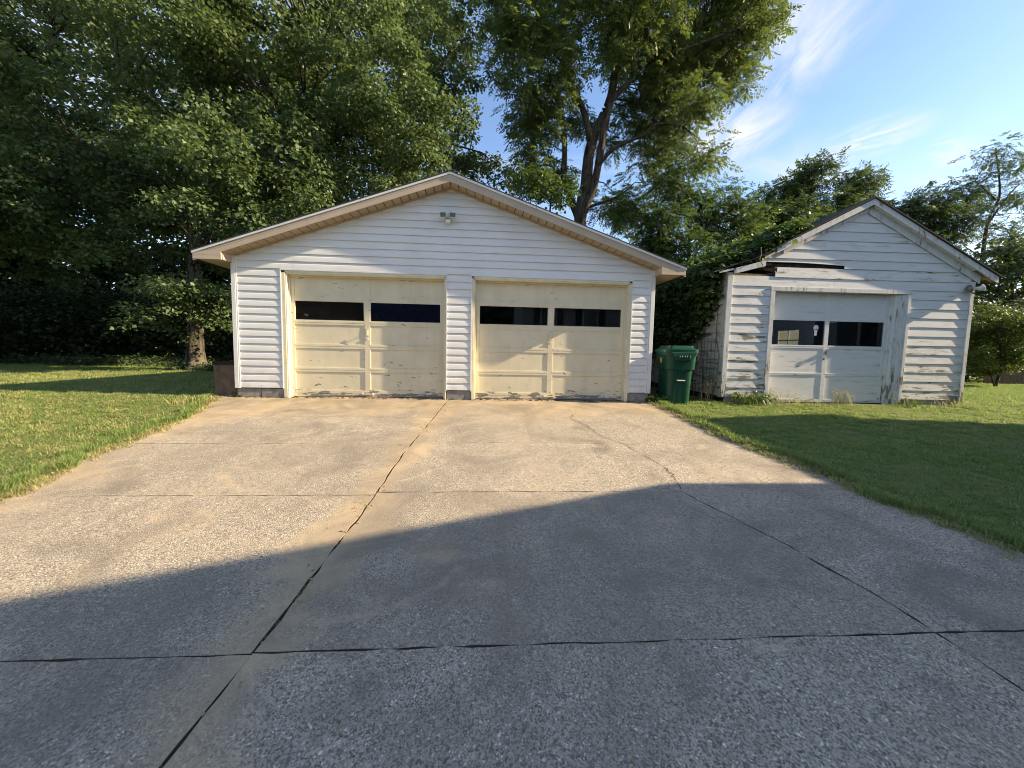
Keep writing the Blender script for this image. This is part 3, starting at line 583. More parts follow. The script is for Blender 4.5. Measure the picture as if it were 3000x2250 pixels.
for (a, b, c2, e) in WN:
    wn = MB(); mdy = (a+b)/2; mdz = (c2+e)/2
    for (p, q, r_, s_) in ((a, a+.04, c2, e), (b-.04, b, c2, e), (a+.04, b-.04, c2, c2+.04), (a+.04, b-.04, e-.04, e), (mdy-.012, mdy+.012, c2+.04, e-.04)): wn.box(SB-.055, SB-.01, p, q, r_, s_)
    for (p, q) in ((a+.04, mdy-.012), (mdy+.012, b-.04)): wn.box(SB-.055, SB-.01, p, q, mdz-.012, mdz+.012)
    o = wn.build('side_window', 'shed_trim', SH); MB().box(SB-.034, SB-.030, a, b, c2, e).build('window_pane', 'pane_bright', o)
MB().box(SA+.05, SB-.06, .05, SDP-.05, -.01, .02).build('shed_floor', 'interior_dark', SH)
for k in range(14):     # left side wall boards, seen raking
    z = .12+k*CB; y0_, y1_ = .03, SDP
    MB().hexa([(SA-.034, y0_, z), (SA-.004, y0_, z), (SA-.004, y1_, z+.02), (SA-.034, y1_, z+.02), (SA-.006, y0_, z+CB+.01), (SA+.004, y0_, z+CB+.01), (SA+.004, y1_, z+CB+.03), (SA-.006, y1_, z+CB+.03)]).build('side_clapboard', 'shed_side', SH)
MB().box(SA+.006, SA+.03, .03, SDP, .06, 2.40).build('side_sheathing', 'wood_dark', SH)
# corner boards, door casing
MB().box(SA-.026, SA+.068, -.036, -.006, .10, 2.43).build('corner_board', 'shed_trim', SH, bevel=.003); MB().box(SA-.030, SA-.006, -.0055, .09, .10, 2.41).build('corner_board', 'shed_side', SH)
MB().box(SB-.053, SB+.022, -.036, .06, .07, 2.38).build('corner_board', 'shed_trim', SH, bevel=.003)
MB().box(4.803, 4.882, -.034, .06, .05, 2.115).build('door_casing', 'shed_trim', SH, bevel=.003)
MB().box(4.803, 7.560, -.034, .06, 2.117, 2.192).build('door_casing', 'shed_trim', SH, bevel=.003)
MB().box(7.503, 7.560, -.034, .06, .04, 2.115).build('door_casing', 'shed_trim', SH, bevel=.003)
MB().box(7.405, 7.5025, -.014, .06, -.01, 2.115).build('door_jamb', 'shed_trim', SH, bevel=.003); MB().box(7.300, 7.4045, .006, .08, -.01, 2.115).build('door_jamb', 'shed_trim', SH, bevel=.003); MB().box(7.255, 7.2995, .045, .12, -.01, 2.115).build('door_jamb', 'shed_trim', SH)
MB().box(4.802, SA+.06, .004, .03, .0, .12).build('sill_stone', 'block', SH); MB().box(7.51, SB-.03, .0, .05, -.02, .11).build('sill_stone', 'block', SH); 
sd = bpy.data.objects.new('shed_door', None); COL.objects.link(sd); sd.parent = SH
dy = .085; dx0, dx1, dm = 4.884, 7.253, 6.045; rl = [(1.660, 1.588), (1.120, 1.060), (.585, .540), (.075, .01)]
for i, (a, b) in enumerate(rl):
    m = MB().box(dx0+.05, dm-.040, dy+.001, dy+.03, b, a); m.box(dm+.040, dx1-.06, dy+.001, dy+.03, b, a); h = (a+b)/2; m.box(dx0+.05, dm-.04, dy-.0015, dy+.001, h+.003, a-.004); m.box(dm+.04, dx1-.06, dy-.0015, dy+.001, h+.003, a-.004); m.build('rail', 'shed_clean', sd)
for a, b in ((dx0, dx0+.05), (dm-.040, dm+.040), (dx1-.06, dx1)): MB().box(a, b, dy, dy+.022, .01, 2.13).build('stile', 'shed_clean', sd, bevel=.002)
for r in range(4):
    za = 2.13 if r == 0 else rl[r-1][1]; zb = rl[r][0]
    for s, (a, b) in enumerate(((dx0+.05, dm-.04), (dm+.04, dx1-.06))):
        if r == 1: MB().box(a-.002, b+.002, dy+.016, dy+.020, zb-.002, za+.002).build('window_pane', 'pane', sd)
        else:
            nx, nz = 13, 6; V = []; amp = (.0, 0, .003, .004)[r]
            for j in range(nz):
                for i in range(nx): u, v = i/(nx-1), j/(nz-1); V.append((a+(b-a)*u, dy+.0105+amp*math.sin(math.pi*v)*math.sin(math.pi*u), zb+(za-zb)*v))
            MB().add(V, [(j*nx+i, j*nx+i+1, (j+1)*nx+i+1, (j+1)*nx+i) for j in range(nz-1) for i in range(nx-1)]).build('panel', 'shed_clean', sd, smooth=True)
h = MB().tube([(dm-.005, dy, .985), (dm-.005, dy-.032, .985)], .005, 8); h.box(dm-.013, dm+.003, dy-.04, dy-.03, .945, 1.03); h.tube([(dm-.02, dy, .86), (dm-.02, dy-.01, .86)], .018, 10); h.build('lock_handle', 'rust_dark', sd)
# torn skull sticker on the left pane
m = MB(); cxs, czs = 5.838, 1.455
skull = [(cxs+.052*math.cos(a)*1.0, czs+.056*math.sin(a)) for a in np.linspace(-.55, math.pi+.55, 20)]+[(cxs-.026, czs-.07), (cxs-.024, czs-.145), (cxs+.022, czs-.148), (cxs+.026, czs-.07)]
m.prism(skull, dy+.0145, dy+.0158); m.build('sticker', 'mark_white', sd)
m = MB()
for (ex, ez, rr) in ((-.022, -.028, .012), (.018, -.032, .013), (-.004, -.055, .008), (-.012, -.098, .010), (.014, -.115, .006)): m.prism([(cxs+ex+rr*math.cos(a)*R.uniform(.7, 1.2), czs+ez+rr*math.sin(a)) for a in np.linspace(0, 2*math.pi, 9)[:-1]], dy+.0125, dy+.0142)
m.build('sticker_print', 'dark_gap', sd)
# shed roof: rake boards, open soffit boards, sheathing, curled shingles
FO = .105; RT = .020
def rk(xa, xb, za, zb, h, y0, y1, name, mat, drop=0.0):
    MB().hexa([(xa, y0, za-h-drop), (xb, y0, zb-h-drop), (xb, y1, zb-h-drop), (xa, y1, za-h-drop), (xa, y0, za-drop), (xb, y0, zb-drop), (xb, y1, zb-drop), (xa, y1, za-drop)]).build(name, mat, SH)
def rt_(x): return 3.805-SM*abs(x-AP)
RE_ = 9.15
rk(AP+.002, RE_, rt_(AP), rt_(RE_), .105, -FO-.022, -FO, 'rake_board', 'shed_trim')
rk(4.80, AP-.002, rt_(4.80), rt_(AP), .105, -FO-.022, -FO, 'rake_board', 'shed_trim')
rk(4.02, 4.60, 2.485, 2.640, .10, -FO-.02, -FO, 'rake_board', 'shed_trim')                    # the dropped lower length
rk(3.74, 4.00, 2.425, 2.485, .035, -FO-.02, -FO, 'rake_board', 'shed_trim')
rk(AP+.01, SB+.1, AZ+.012, AZ+.012-SM*(SB+.1-AP), .140, -.040, -.022, 'frieze_board', 'shed_trim'); rk(4.98, AP-.01, AZ-.005-SM*(AP-4.98), AZ-.005, .075, -.040, -.022, 'frieze_board', 'shed_trim')
for k in range(11):     # soffit boards under the right rake and eave
    a = AP+.05+k*.235; b = min(a+.222, RE_-.03); rk(a, b, rt_(a)-.082, rt_(b)-.082, .018, -FO, -.02, 'soffit_board', 'wood_grey' if k > 8 else 'shed_trim')
for sgn in (1,):
    for k in range(9):
        a = AP+k*.30+.002; b = min(a+.296, RE_+.02); rk(a, b, rt_(a)+.018, rt_(b)+.018, .018, -FO-.022+R.uniform(-.004, .004), SDP+.1, 'roof_board', 'wood_grey')
    rk(AP-.02, RE_+.05, rt_(AP)+.040, rt_(RE_+.05)+.040, .020, -FO-.05, SDP+.15, 'roof_shingles', 'shingle')
for k in range(6):
    b = AP-k*.30-.002; a = b-.296; rk(a, b, rt_(a)+.018, rt_(b)+.018, .018, -FO-.022, SDP+.1, 'roof_board', 'wood_dark')
prof = [(AP, 3.845), (5.6, 3.345), (4.95, 2.99), (4.62, 2.79), (4.35, 2.665), (4.05, 2.575), (3.80, 2.470), (3.62, 2.415)]
for (xb_, zb_), (xa_, za_) in zip(prof[:-1], prof[1:]):
    V = [(xb_, -FO-.05, zb_-.022), (xa_, -FO-.05+R.uniform(-.02, .02), za_-.022), (xa_, SDP+.1, za_+.0), (xb_, SDP+.1, zb_), (xb_, -FO-.05, zb_), (xa_, -FO-.05, za_), (xa_, SDP+.1, za_+.03), (xb_, SDP+.1, zb_+.03)]
    MB().add(V, [(0, 1, 2, 3), (4, 7, 6, 5), (0, 4, 5, 1), (1, 5, 6, 2), (2, 6, 7, 3), (3, 7, 4, 0)]).build('roof_shingles', 'shingle', SH)
for (a, b, z) in ((4.15, 4.75, 2.72), (4.3, 4.9, 2.80)): rk(a, b, z-.05, z+.12, .03, -.06, .9, 'broken_board', 'wood_dark')
# bare floodlight fixture at the shed corner
SF = thing('floodlight', (SH.location[0]+(SB-.03)*sc_+.05*ss_, SH.location[1]+(SB-.03)*ss_-.045*sc_, 2.20), 'old twin lamp holder wrapped round the right corner of the shed', 'floodlight', rz=SR)
MB().tube([(-.10, .0, .06), (-.10, -.03, .06)], .06, 12).build('mounting_plate', 'wood_grey', SF)
MB().tube([(-.12, -.03, .05), (-.16, -.075, .04), (-.19, -.11, .02)], [.018, .034, .052], 12).build('lamp_head', 'lamp_glass', SF, smooth=True)
MB().tube([(-.02, -.03, .06), (.05, -.06, .05), (.10, -.085, .07)], [.02, .04, .062], 12).build('lamp_head', 'lamp_white', SF, smooth=True)
MB().tube([(-.08, -.03, .02), (-.07, -.045, -.03), (-.03, -.05, -.045), (.0, -.045, .0)], .012, 8).build('wire', 'wire', SF)
# ------------------------------------------------------------------ wheeled bin
BN = thing('wheeled_bin', (7.84, .08, -.055), 'green wheeled rubbish cart with ribbed lid lip between garage and shed', 'bin', rz=math.radians(-3)); BN.scale = (.82, .9, 1.0)
def ring(z, wx, wy, yc, r, n=6):
    pts = []
    for cx, cy, a0 in ((wx-r, wy-r, 0), (-wx+r, wy-r, 90), (-wx+r, -wy+r, 180), (wx-r, -wy+r, 270)):
        for k in range(n+1): a = math.radians(a0+90*k/n); pts.append((cx+r*math.cos(a), yc+cy+r*math.sin(a), z))
    return pts
def loft(rings, name, mat, parent, smooth=True, cap=True):
    n = len(rings[0]); V = [p for r_ in rings for p in r_]; Fc = [(i*n+k, i*n+(k+1) % n, (i+1)*n+(k+1) % n, (i+1)*n+k) for i in range(len(rings)-1) for k in range(n)]
    if cap: Fc += [tuple(range(n-1, -1, -1)), tuple(range((len(rings)-1)*n, len(rings)*n))]
    o = MB().add(V, Fc).build(name, mat, parent, smooth=smooth)
    if smooth:
        e = o.modifiers.new('split', 'EDGE_SPLIT'); e.split_angle = math.radians(40)
    return o
loft([ring(0.02, .262, .275, .02, .11), ring(.30, .278, .295, .012, .13), ring(.67, .292, .315, 0, .15), ring(.675, .330, .350, 0, .16), ring(.93, .345, .368, -.01, .17), ring(.935, .36, .385, -.01, .17), ring(1.0, .362, .388, -.01, .17)], 'bin_body', 'bin_green', BN)
loft([ring(.985, .375, .40, -.01, .17), ring(1.035, .376, .402, -.01, .17), ring(1.045, .355, .38, -.01, .16), ring(1.055, .30, .34, 0, .12), ring(1.105, .275, .30, .01, .10)], 'bin_lid', 'bin_green', BN)
o = MB().hexa([(-.175, -.425, .835), (.175, -.425, .835), (.175, -.36, .835), (-.175, -.36, .835), (-.285, -.418, .985), (.285, -.418, .985), (.285, -.36, .985), (-.285, -.36, .985)]).build('lid_lip', 'bin_green', BN, bevel=.008)
for k in range(5):
    x = -.11+k*.055; MB().tube([(x, -.429, .842), (x, -.434, .90), (x, -.424, .935)], [.010, .012, .004], 8).build('rib', 'bin_green', o, smooth=True)
fp = MB(); 
fp.hexa([(-.155, -.268, .06), (-.105, -.268, .06), (-.105, -.20, .06), (-.155, -.20, .06), (-.150, -.348, .90), (-.085, -.352, .90), (-.085, -.28, .90), (-.150, -.28, .90)])
fp.hexa([(.105, -.268, .06), (.155, -.268, .06), (.155, -.20, .06), (.105, -.20, .06), (.085, -.352, .90), (.150, -.348, .90), (.150, -.28, .90), (.085, -.28, .90)])
fp.hexa([(-.0849, -.332, .63), (.0849, -.332, .63), (.0849, -.28, .63), (-.0849, -.28, .63), (-.0849, -.352, .90), (.0849, -.352, .90), (.0849, -.28, .90), (-.0849, -.28, .90)])
fp.build('front_panel', 'bin_green', BN, bevel=.006)
MB().hexa([(-.085, -.285, .45), (.085, -.285, .45), (.085, -.25, .45), (-.085, -.25, .45), (-.085, -.302, .625), (.085, -.302, .625), (.085, -.25, .625), (-.085, -.25, .625)]).build('grip_recess', 'bin_dark', BN)
MB().tube([(-.088, -.318, .475), (.088, -.318, .475)], .012, 8).build('grab_bar', 'lamp_white', BN)
mk = MB(); 
x = -.10
for wd in (.014, .020, .010, .024, .012, .026, .010, .018, .012): mk.box(x, x+wd, -.3548, -.3530, .775, .800+R.uniform(-.006, .006)); x += wd+.005
x = -.07
for wd in (.02, .014, .022, .012, .018): mk.box(x, x+wd, -.3538, -.3520, .755, .768); x += wd+.005
mk.build('stamped_marking', 'mark_white', BN)
MB().box(-.349, -.346, -.10, .0, .79, .88).build('warning_label', 'mark_yellow', BN)
for s in (-1, 1): MB().tube([(s*.20, .27, .12), (s*.26, .27, .12)], .12, 18).build('wheel', 'black_rubber', BN)
MB().tube([(-.22, .40, .98), (-.22, .44, 1.0), (.22, .44, 1.0), (.22, .40, .98)], .014, 8).build('rear_handle', 'bin_dark', BN)
# brown planter box at the left corner
PL = thing('planter_box', (-.245, .30, -.02), 'square brown planter box with dark rim against the left garage corner', 'planter')
loft([ring(0, .190, .20, 0, .02, 3), ring(.57, .205, .215, 0, .02, 3)], 'planter_body', 'planter_brown', PL, smooth=False)
loft([ring(.571, .215, .225, 0, .02, 3), ring(.625, .215, .225, 0, .02, 3)], 'planter_rim', 'planter_rim', PL, smooth=False)
# ------------------------------------------------------------------ wire mesh propped on the shed side
WF = thing('wire_mesh_panel', (SH.location[0]+(SA-.10)*sc_, SH.location[1]+(SA-.10)*ss_+.1, -.02), 'rusty welded wire mesh panel standing against the side of the shed', 'wire mesh', rz=SR)
m = MB()
for k in range(15): m.box(-.003, .003, .02+k*.13-.002, .02+k*.13+.002, 0, 1.25)
m.build('vertical_wires', 'wire', WF)['kind'] = 'stuff'
m = MB()
for k in range(9): m.box(-.005, -.003, .02, 1.86, .05+k*.145-.002, .05+k*.145+.002)
m.build('horizontal_wires', 'wire', WF)['kind'] = 'stuff'
# ------------------------------------------------------------------ foliage machinery
def nrm(a): return a/(np.linalg.norm(a, axis=-1, keepdims=True)+1e-9)
def leaf_geo(P, A, N, L, Wd, fold=.25):
    """P base points, A axis, N rough normal, L length, Wd half width -> four-vertex folded leaves"""
    A = nrm(A); S = nrm(np.cross(A, N)); N2 = np.cross(S, A); L = L[:, None]; Wd = Wd[:, None]
    mid = P+A*L*.42
    V = np.stack([P, mid+S*Wd+N2*Wd*fold, P+A*L-N2*L*.08, mid-S*Wd+N2*Wd*fold], 1).reshape(-1, 3)
    b = np.arange(len(P))*4; F = np.stack([np.stack([b, b+1, b+2], -1), np.stack([b, b+2, b+3], -1)], 1).reshape(-1, 3)
    return V, F
def clump_points(C, rad, per, flat=.6):
    n = len(C)*per; d = nrm(rng.normal(size=(n, 3))); r = rng.random((n, 1))**.45
    off = d*r*np.repeat(rad, per)[:, None]; off[:, 2] *= flat; off[:, 2] -= .10*np.repeat(rad, per)*(off[:, 0]**2+off[:, 1]**2)/(np.repeat(rad, per)**2+1e-6)
    return np.repeat(C, per, 0)+off, d
def broad(C, rad, per, size, flat=.6, wr=.48):
    P, d = clump_points(C, rad, per, flat); n = len(P)
    A = nrm(rng.normal(size=(n, 3))*np.array([1, 1, .35])+d*.6+np.array([0, 0, -.35])); N = nrm(rng.normal(size=(n, 3))*.55+np.array([0, 0, 1.0])+d*.45)
    L = size*rng.uniform(.65, 1.25, n); return leaf_geo(P, A, N, L, L*wr)
def pinnate(C, rad, per, length, pairs, lw, flat=.7, droop=.5):
    P, d = clump_points(C, rad, per, flat); n = len(P); k = pairs*2+1
    D = nrm(rng.normal(size=(n, 3))*np.array([1, 1, .4])+d*.9+np.array([0, 0, -.15])); N = nrm(rng.normal(size=(n, 3))*.4+np.array([0, 0, 1.])+d*.2); Ln = length*rng.uniform(.7, 1.25, n)
    S = nrm(np.cross(D, N)); t = np.concatenate([np.repeat((np.arange(pairs)+1)/(pairs+.6), 2), [1.0]]); sd_ = np.concatenate([np.tile([1., -1.], pairs), [0.]])
    B = P[:, None]+D[:, None]*(Ln[:, None]*t)[..., None]; B[..., 2] -= droop*Ln[:, None]*t**2*.6
    ax = nrm(S[:, None]*sd_[None, :, None]+D[:, None]*(.45+.8*(sd_ == 0))[None, :, None]+np.array([0, 0, -.25])+rng.normal(size=(n, k, 3))*.12)
    NN = np.repeat(N[:, None], k, 1)+rng.normal(size=(n, k, 3))*.25
    L = np.repeat(Ln[:, None], k, 1)*lw*rng.uniform(.8, 1.2, (n, k)); return leaf_geo(B.reshape(-1, 3), ax.reshape(-1, 3), NN.reshape(-1, 3), L.ravel(), L.ravel()*.20)
def lobes_px(lst, Yr):      # (u, v, radius) seen in the photograph, at a distance Y drawn for each -> centre and radius in metres
    out = []
    for q in lst:
        u, v, r = q[:3]; Y = q[3] if len(q) > 3 else rng.uniform(*Yr); c = at(u, v, Y); dep = np.dot(c-CAM, _f0); out.append((c, r*K*dep/F_PX))
    return out
def clumps(lobes, per_m2, rad, thick=.45, layered=0):
    C, Rr = [], []
    for c, r in lobes:
        if layered:      # leaf layers: each a drooping fan of clumps round one branch end
            ns = max(3, int(per_m2*4*math.pi*r*r/layered)); d = nrm(rng.normal(size=(ns, 3))); q = np.where(rng.random((ns, 1)) < .2, rng.random((ns, 1))*.6, rng.uniform(1-thick, 1, (ns, 1)))
            p0 = c+d*q*r*np.array([1, 1, .9]); fan = rad*rng.uniform(.9, 1.9, (ns, 1, 1)); a = rng.uniform(0, 6.28, (ns, layered)); rr = np.sqrt(rng.random((ns, layered)))
            off = np.stack([rr*np.cos(a), rr*np.sin(a), np.zeros_like(a)], -1)*fan; off += d[:, None]*np.array([1, 1, 0])*rr[..., None]*fan*.5; off[..., 2] = -rng.uniform(.05, 1.1, (ns, 1))*rr**1.5*fan[..., 0]+rng.normal(size=a.shape)*.14
            C.append((p0[:, None]+off).reshape(-1, 3)); Rr.append(rad*rng.uniform(.5, .95, ns*layered)); continue
        n = max(4, int(per_m2*4*math.pi*r*r)); d = nrm(rng.normal(size=(n, 3))); q = (rng.random((n, 1))*thick+(1-thick))
        q = np.where(rng.random((n, 1)) < .25, rng.random((n, 1)), q); p = c+d*q*r*np.array([1, 1, .9]); C.append(p); Rr.append(rad*rng.uniform(.65, 1.3, n))
    C = np.concatenate(C); Rr = np.concatenate(Rr); k = C[:, 2] > .3; return C[k], Rr[k]
GAPS = [(186, 178, 26), (150, 150, 16), (325, 8, 14), (1058, 250, 34), (1078, 310, 24), (1020, 40, 18), (1055, 195, 28), (1390, 400, 14), (1405, 440, 10), (1505, 505, 9), (985, 130, 10), (1030, 110, 12)]
def gap_ok(C):
    d = C-CAM; z = d@_f0; u = (d@_rt/z*F_PX+1500)/K; v = (-(d@_up)/z*F_PX+1125)/K; k = np.ones(len(C), bool)
    for gu, gv, gr in GAPS: k &= (u-gu)**2+(v-gv)**2 > gr*gr
    return k
def twigs(m, nodes, C, every, r0, n=3):
    nodes = np.array(nodes)
    for p in C[::every]:
        d = np.linalg.norm(nodes[:, :3]-p, axis=1)+np.maximum(0, nodes[:, 2]-p[2])*.8; q = nodes[np.argmin(d)]; b = q[:3]; L = np.linalg.norm(p-b); mid = (b+p)/2+np.array([R.uniform(-.1, .1)*L, R.uniform(-.1, .1)*L, .06*L])
        rr = min(r0, .012+.012*L); rr = min(rr, q[3]*.7); m.tube([b, mid, p], [rr, rr*.65, rr*.25], n, cap=False)
def limb(m, pts, r0, r1, nodes, n=9, wob=.06, flare=False):
    P = []
    pts = [np.array(p, float)+(np.array([R.uniform(-wob, wob), R.uniform(-wob, wob), 0]) if i else 0) for i, p in enumerate(pts)]
    for i in range(len(pts)-1):
        p0, p1, p2, p3 = pts[max(i-1, 0)], pts[i], pts[i+1], pts[min(i+2, len(pts)-1)]
        for k in range(5):
            q = k/5; P.append(.5*(2*p1+(p2-p0)*q+(2*p0-5*p1+4*p2-p3)*q*q+(3*p1-p0-3*p2+p3)*q**3))
    P.append(pts[-1]); rr = [r0+(r1-r0)*(i/(len(P)-1))**.8 for i in range(len(P))]; rr = [q*(1+R.uniform(-.04, .04))*(1+(.38*math.exp(-max(p[2], 0)/.28) if flare else 0)) for p, q in zip(P, rr)]; m.tube(P, rr, n)
    for p, q in zip(P, rr): nodes.append((*p, q))
def tree(name, label, base, limbs, lobes, kind, leafmat, barkmat, per_m2, crad, per, size, group=None, gaps=True, every=3, cat='tree', thick=.45, flat=.62, flare=None, extra=None, layered=0):
    t = thing(name, (0, 0, 0), label, cat, group); t.location = base; b = np.array(base, float); m = MB(); nodes = []
    for i, (pts, r0, r1) in enumerate(limbs): limb(m, pts, r0, r1, nodes, 16 if flare and i == 0 else 9, flare=bool(flare and i == 0))
    C, Rr = clumps(lobes, per_m2, crad, thick, layered)
    if gaps: k = gap_ok(C); C, Rr = C[k], Rr[k]
    twigs(m, nodes, C, every, .05)
    m.v = [tuple(np.array(p)-b) for p in m.v]; m.build('trunk', barkmat, t, smooth=True)
    if kind == 'broad': V, F = broad(C, Rr, per, size, flat)
    else: V, F = pinnate(C, Rr, per, size[0], size[1], size[2], flat)
    k = V.reshape(-1, 4, 3)[:, :, 2].min(1) > .02
    if not k.all():
        V = V.reshape(-1, 4, 3)[k].reshape(-1, 3); bb = np.arange(len(V)//4)*4; F = np.stack([np.stack([bb, bb+1, bb+2], -1), np.stack([bb, bb+2, bb+3], -1)], 1).reshape(-1, 3)
    o = fast('crown', V-b, F, leafmat, t); o['kind'] = 'stuff'
    return t
# ------------------------------------------------------------------ trees
g0 = 'big trees behind the garage and lawn'
B1 = np.array([-5.75, 7.4, 0.])
up = lambda u, v, Y: at(u, v, Y)
tree('maple_tree', 'big maple with thick barky trunk beside the brown planter, low leafy branch', B1,
     [([B1+(0, 0, -.1), B1+(0, 0, .3), B1+(0, 0, .9), B1+(.02, .0, 2.6), B1+(.05, .1, 4.4), B1+(.15, .2, 7), B1+(.1, .3, 10), B1+(.3, .3, 14)], .33, .10),
      ([B1+(.05, .1, 4.2), up(380, 420, 6.9), up(300, 270, 6.6), up(250, 120, 6.2)], .17, .05), ([B1+(.1, .1, 5.5), up(560, 330, 7.2), up(660, 220, 7.4), up(760, 60, 7.8)], .16, .05),
      ([B1+(.1, .2, 6.5), up(350, 250, 8), up(300, 100, 8), up(280, -60, 8.2)], .13, .04), ([B1+(.1, .2, 7), up(620, 150, 8), up(650, 20, 8.5)], .12, .04), ([B1+(0, 0, 2.7), up(420, 560, 6.2), up(400, 615, 5.6)], .05, .02),
      ([B1+(.1, .2, 5), up(700, 380, 7.5), up(850, 330, 7.8)], .10, .03)],
     lobes_px([(430, 120, 185), (640, 70, 190), (700, 250, 165), (520, 330, 150), (310, 250, 150), (820, 330, 125), (850, 160, 140), (610, 430, 125), (380, 420, 125), (480, 500, 95), (720, 420, 100), (900, 330, 90), (560, 545, 60), (600, -140, 180), (380, -130, 180), (820, -40, 140), (250, 380, 90), (330, 500, 65)], (5.2, 9.2))+lobes_px([(395, 618, 52, 5.6), (350, 590, 34, 5.5), (440, 640, 28, 5.8)], (5, 6)),
     'broad', 'maple_leaf', 'maple_bark', 2.4, .62, 70, .110, g0, every=7, flare=.40, flat=.55, layered=8, thick=.5)
B2 = np.array([-19.5, 10., 0.])
tree('maple_tree', 'maple at the far left edge of the lawn with foliage hanging over the grass', B2,
     [([B2, B2+(0, 0, 2), B2+(.3, 0, 5), B2+(.6, 0, 9), B2+(.8, 0, 14)], .34, .08), ([B2+(.3, 0, 4), up(100, 400, 8.5), up(160, 300, 7)], .12, .04), ([B2+(.5, 0, 6), up(60, 200, 8.5), up(120, 60, 8)], .12, .04)],
     lobes_px([(60, 150, 140), (140, 340, 130), (40, 420, 130), (230, 80, 110), (220, 470, 90), (90, 520, 80), (10, 290, 120), (-110, 200, 160), (-90, 450, 160), (180, -80, 170), (0, -60, 170), (190, 380, 90)], (6, 10)),
     'broad', 'maple_leaf', 'maple_bark', 2.1, .64, 58, .122, g0, every=9, flat=.55, layered=8, thick=.5)
B3 = np.array([-1.8, 15.5, 0.])
tree('ash_tree', 'tall dark tree standing behind the garage, between the maple and the twin-trunked walnut', B3,
     [([B3, B3+(0, 0, 4), up(860, 300, 15), up(885, 120, 15), up(890, -60, 15)], .30, .08), ([up(870, 260, 15), up(950, 150, 14.5), up(990, 60, 14.5)], .12, .03), ([up(870, 300, 15), up(960, 310, 14.5), up(1040, 330, 14)], .10, .03)],
     lobes_px([(930, 70, 95), (880, -10, 110), (970, 170, 55), (900, 230, 85), (960, 300, 70), (1030, 345, 42), (1075, 370, 30), (1010, 60, 42), (1000, -60, 60), (860, 120, 80), (1000, 350, 50), (1035, 235, 22)], (13, 17)),
     'broad', 'maple_dark', 'walnut_bark', 1.7, .70, 36, .17, g0, every=7, thick=.6, flat=.5, layered=6)
B4 = at(1255, 462, 11.5); B4[2] = 0
tree('walnut_tree', 'tall walnut with several dark trunks and drooping feathery foliage rising behind the garage', B4,
     [([B4, B4+(0, 0, 3), up(1252, 470, 11.5), up(1266, 400, 11.5), up(1274, 340, 11.5), up(1286, 295, 11.4), up(1304, 255, 11.35), up(1320, 210, 11.3), up(1330, 130, 11.3), up(1318, 40, 11.3), up(1315, -60, 11.3)], .34, .14),
      ([up(1252, 500, 11.45), up(1262, 455, 11.35), up(1284, 405, 11.1), up(1300, 330, 10.9), up(1310, 270, 10.9), up(1325, 215, 10.8), up(1365, 160, 10.6), up(1380, 60, 10.5), up(1400, -50, 10.5)], .22, .09),
      ([up(1250, 470, 11.8), up(1222, 390, 12), up(1222, 330, 12.1), up(1215, 260, 12.2), up(1190, 170, 12.3)], .20, .07),
      ([up(1275, 305, 11.4), up(1260, 240, 11.2), up(1232, 180, 11.0), up(1225, 120, 11.0), up(1180, 40, 10.8), up(1160, -40, 10.7)], .16, .08),
      ([up(1285, 370, 11), up(1325, 325, 10.6), up(1390, 290, 10.2), up(1420, 268, 10), up(1480, 272, 9.8)], .10, .035), ([up(1268, 448, 11.3), up(1330, 425, 10.8), up(1370, 395, 10.4)], .08, .02),
      ([up(1335, 140, 11.2), up(1440, 120, 10.4), up(1470, 60, 10.2), up(1520, 0, 10), up(1540, -40, 10)], .13, .07), ([up(1440, 120, 10.4), up(1530, 85, 10), up(1600, 60, 9.8)], .06, .03)],
     lobes_px([(1150, 60, 80), (1250, 20, 100), (1400, 30, 110), (1550, 50, 100), (1635, 20, 60), (1115, 165, 62), (1220, 170, 60), (1420, 150, 80), (1500, 150, 90), (1590, 140, 50), (1165, 285, 58), (1430, 250, 75), (1510, 215, 50), (1420, 340, 65), (1500, 335, 48), (1530, 360, 26), (1450, 400, 45), (1150, 355, 38), (1150, 230, 50), (1095, 60, 60), (1080, -10, 55), (1650, 60, 36), (1640, -40, 50), (1250, -110, 120), (1450, -110, 140), (1620, -70, 90), (1590, 195, 20), (1340, 110, 60), (1370, 240, 40), (1200, 385, 42, 13), (1320, 425, 38, 13.2), (1362, 470, 42, 12.6), (1312, 305, 32, 13.2), (1250, 260, 42, 13.4), (1150, 395, 36, 12.8), (1390, 430, 36, 12.4)], (9.3, 13)),
     'pinnate', 'walnut_leaf', 'walnut_bark', 1.35, .60, 13, (.46, 6, .34), g0, every=4, thick=.55)
B5 = at(1180, 470, 9.3); B5[2] = 0
tree('sapling', 'small light green tree peeking over the right slope of the garage roof', B5, [([B5, B5+(0, 0, 3), up(1190, 400, 9.3)], .08, .03)],
     lobes_px([(1170, 400, 42), (1215, 415, 32), (1130, 385, 30), (1225, 385, 20)], (8.8, 9.8)), 'broad', 'young_leaf', 'walnut_bark', 3.0, .42, 46, .12, 'small trees between garage and shed', every=3)
B6 = at(1500, 540, 9.5); B6[2] = 0
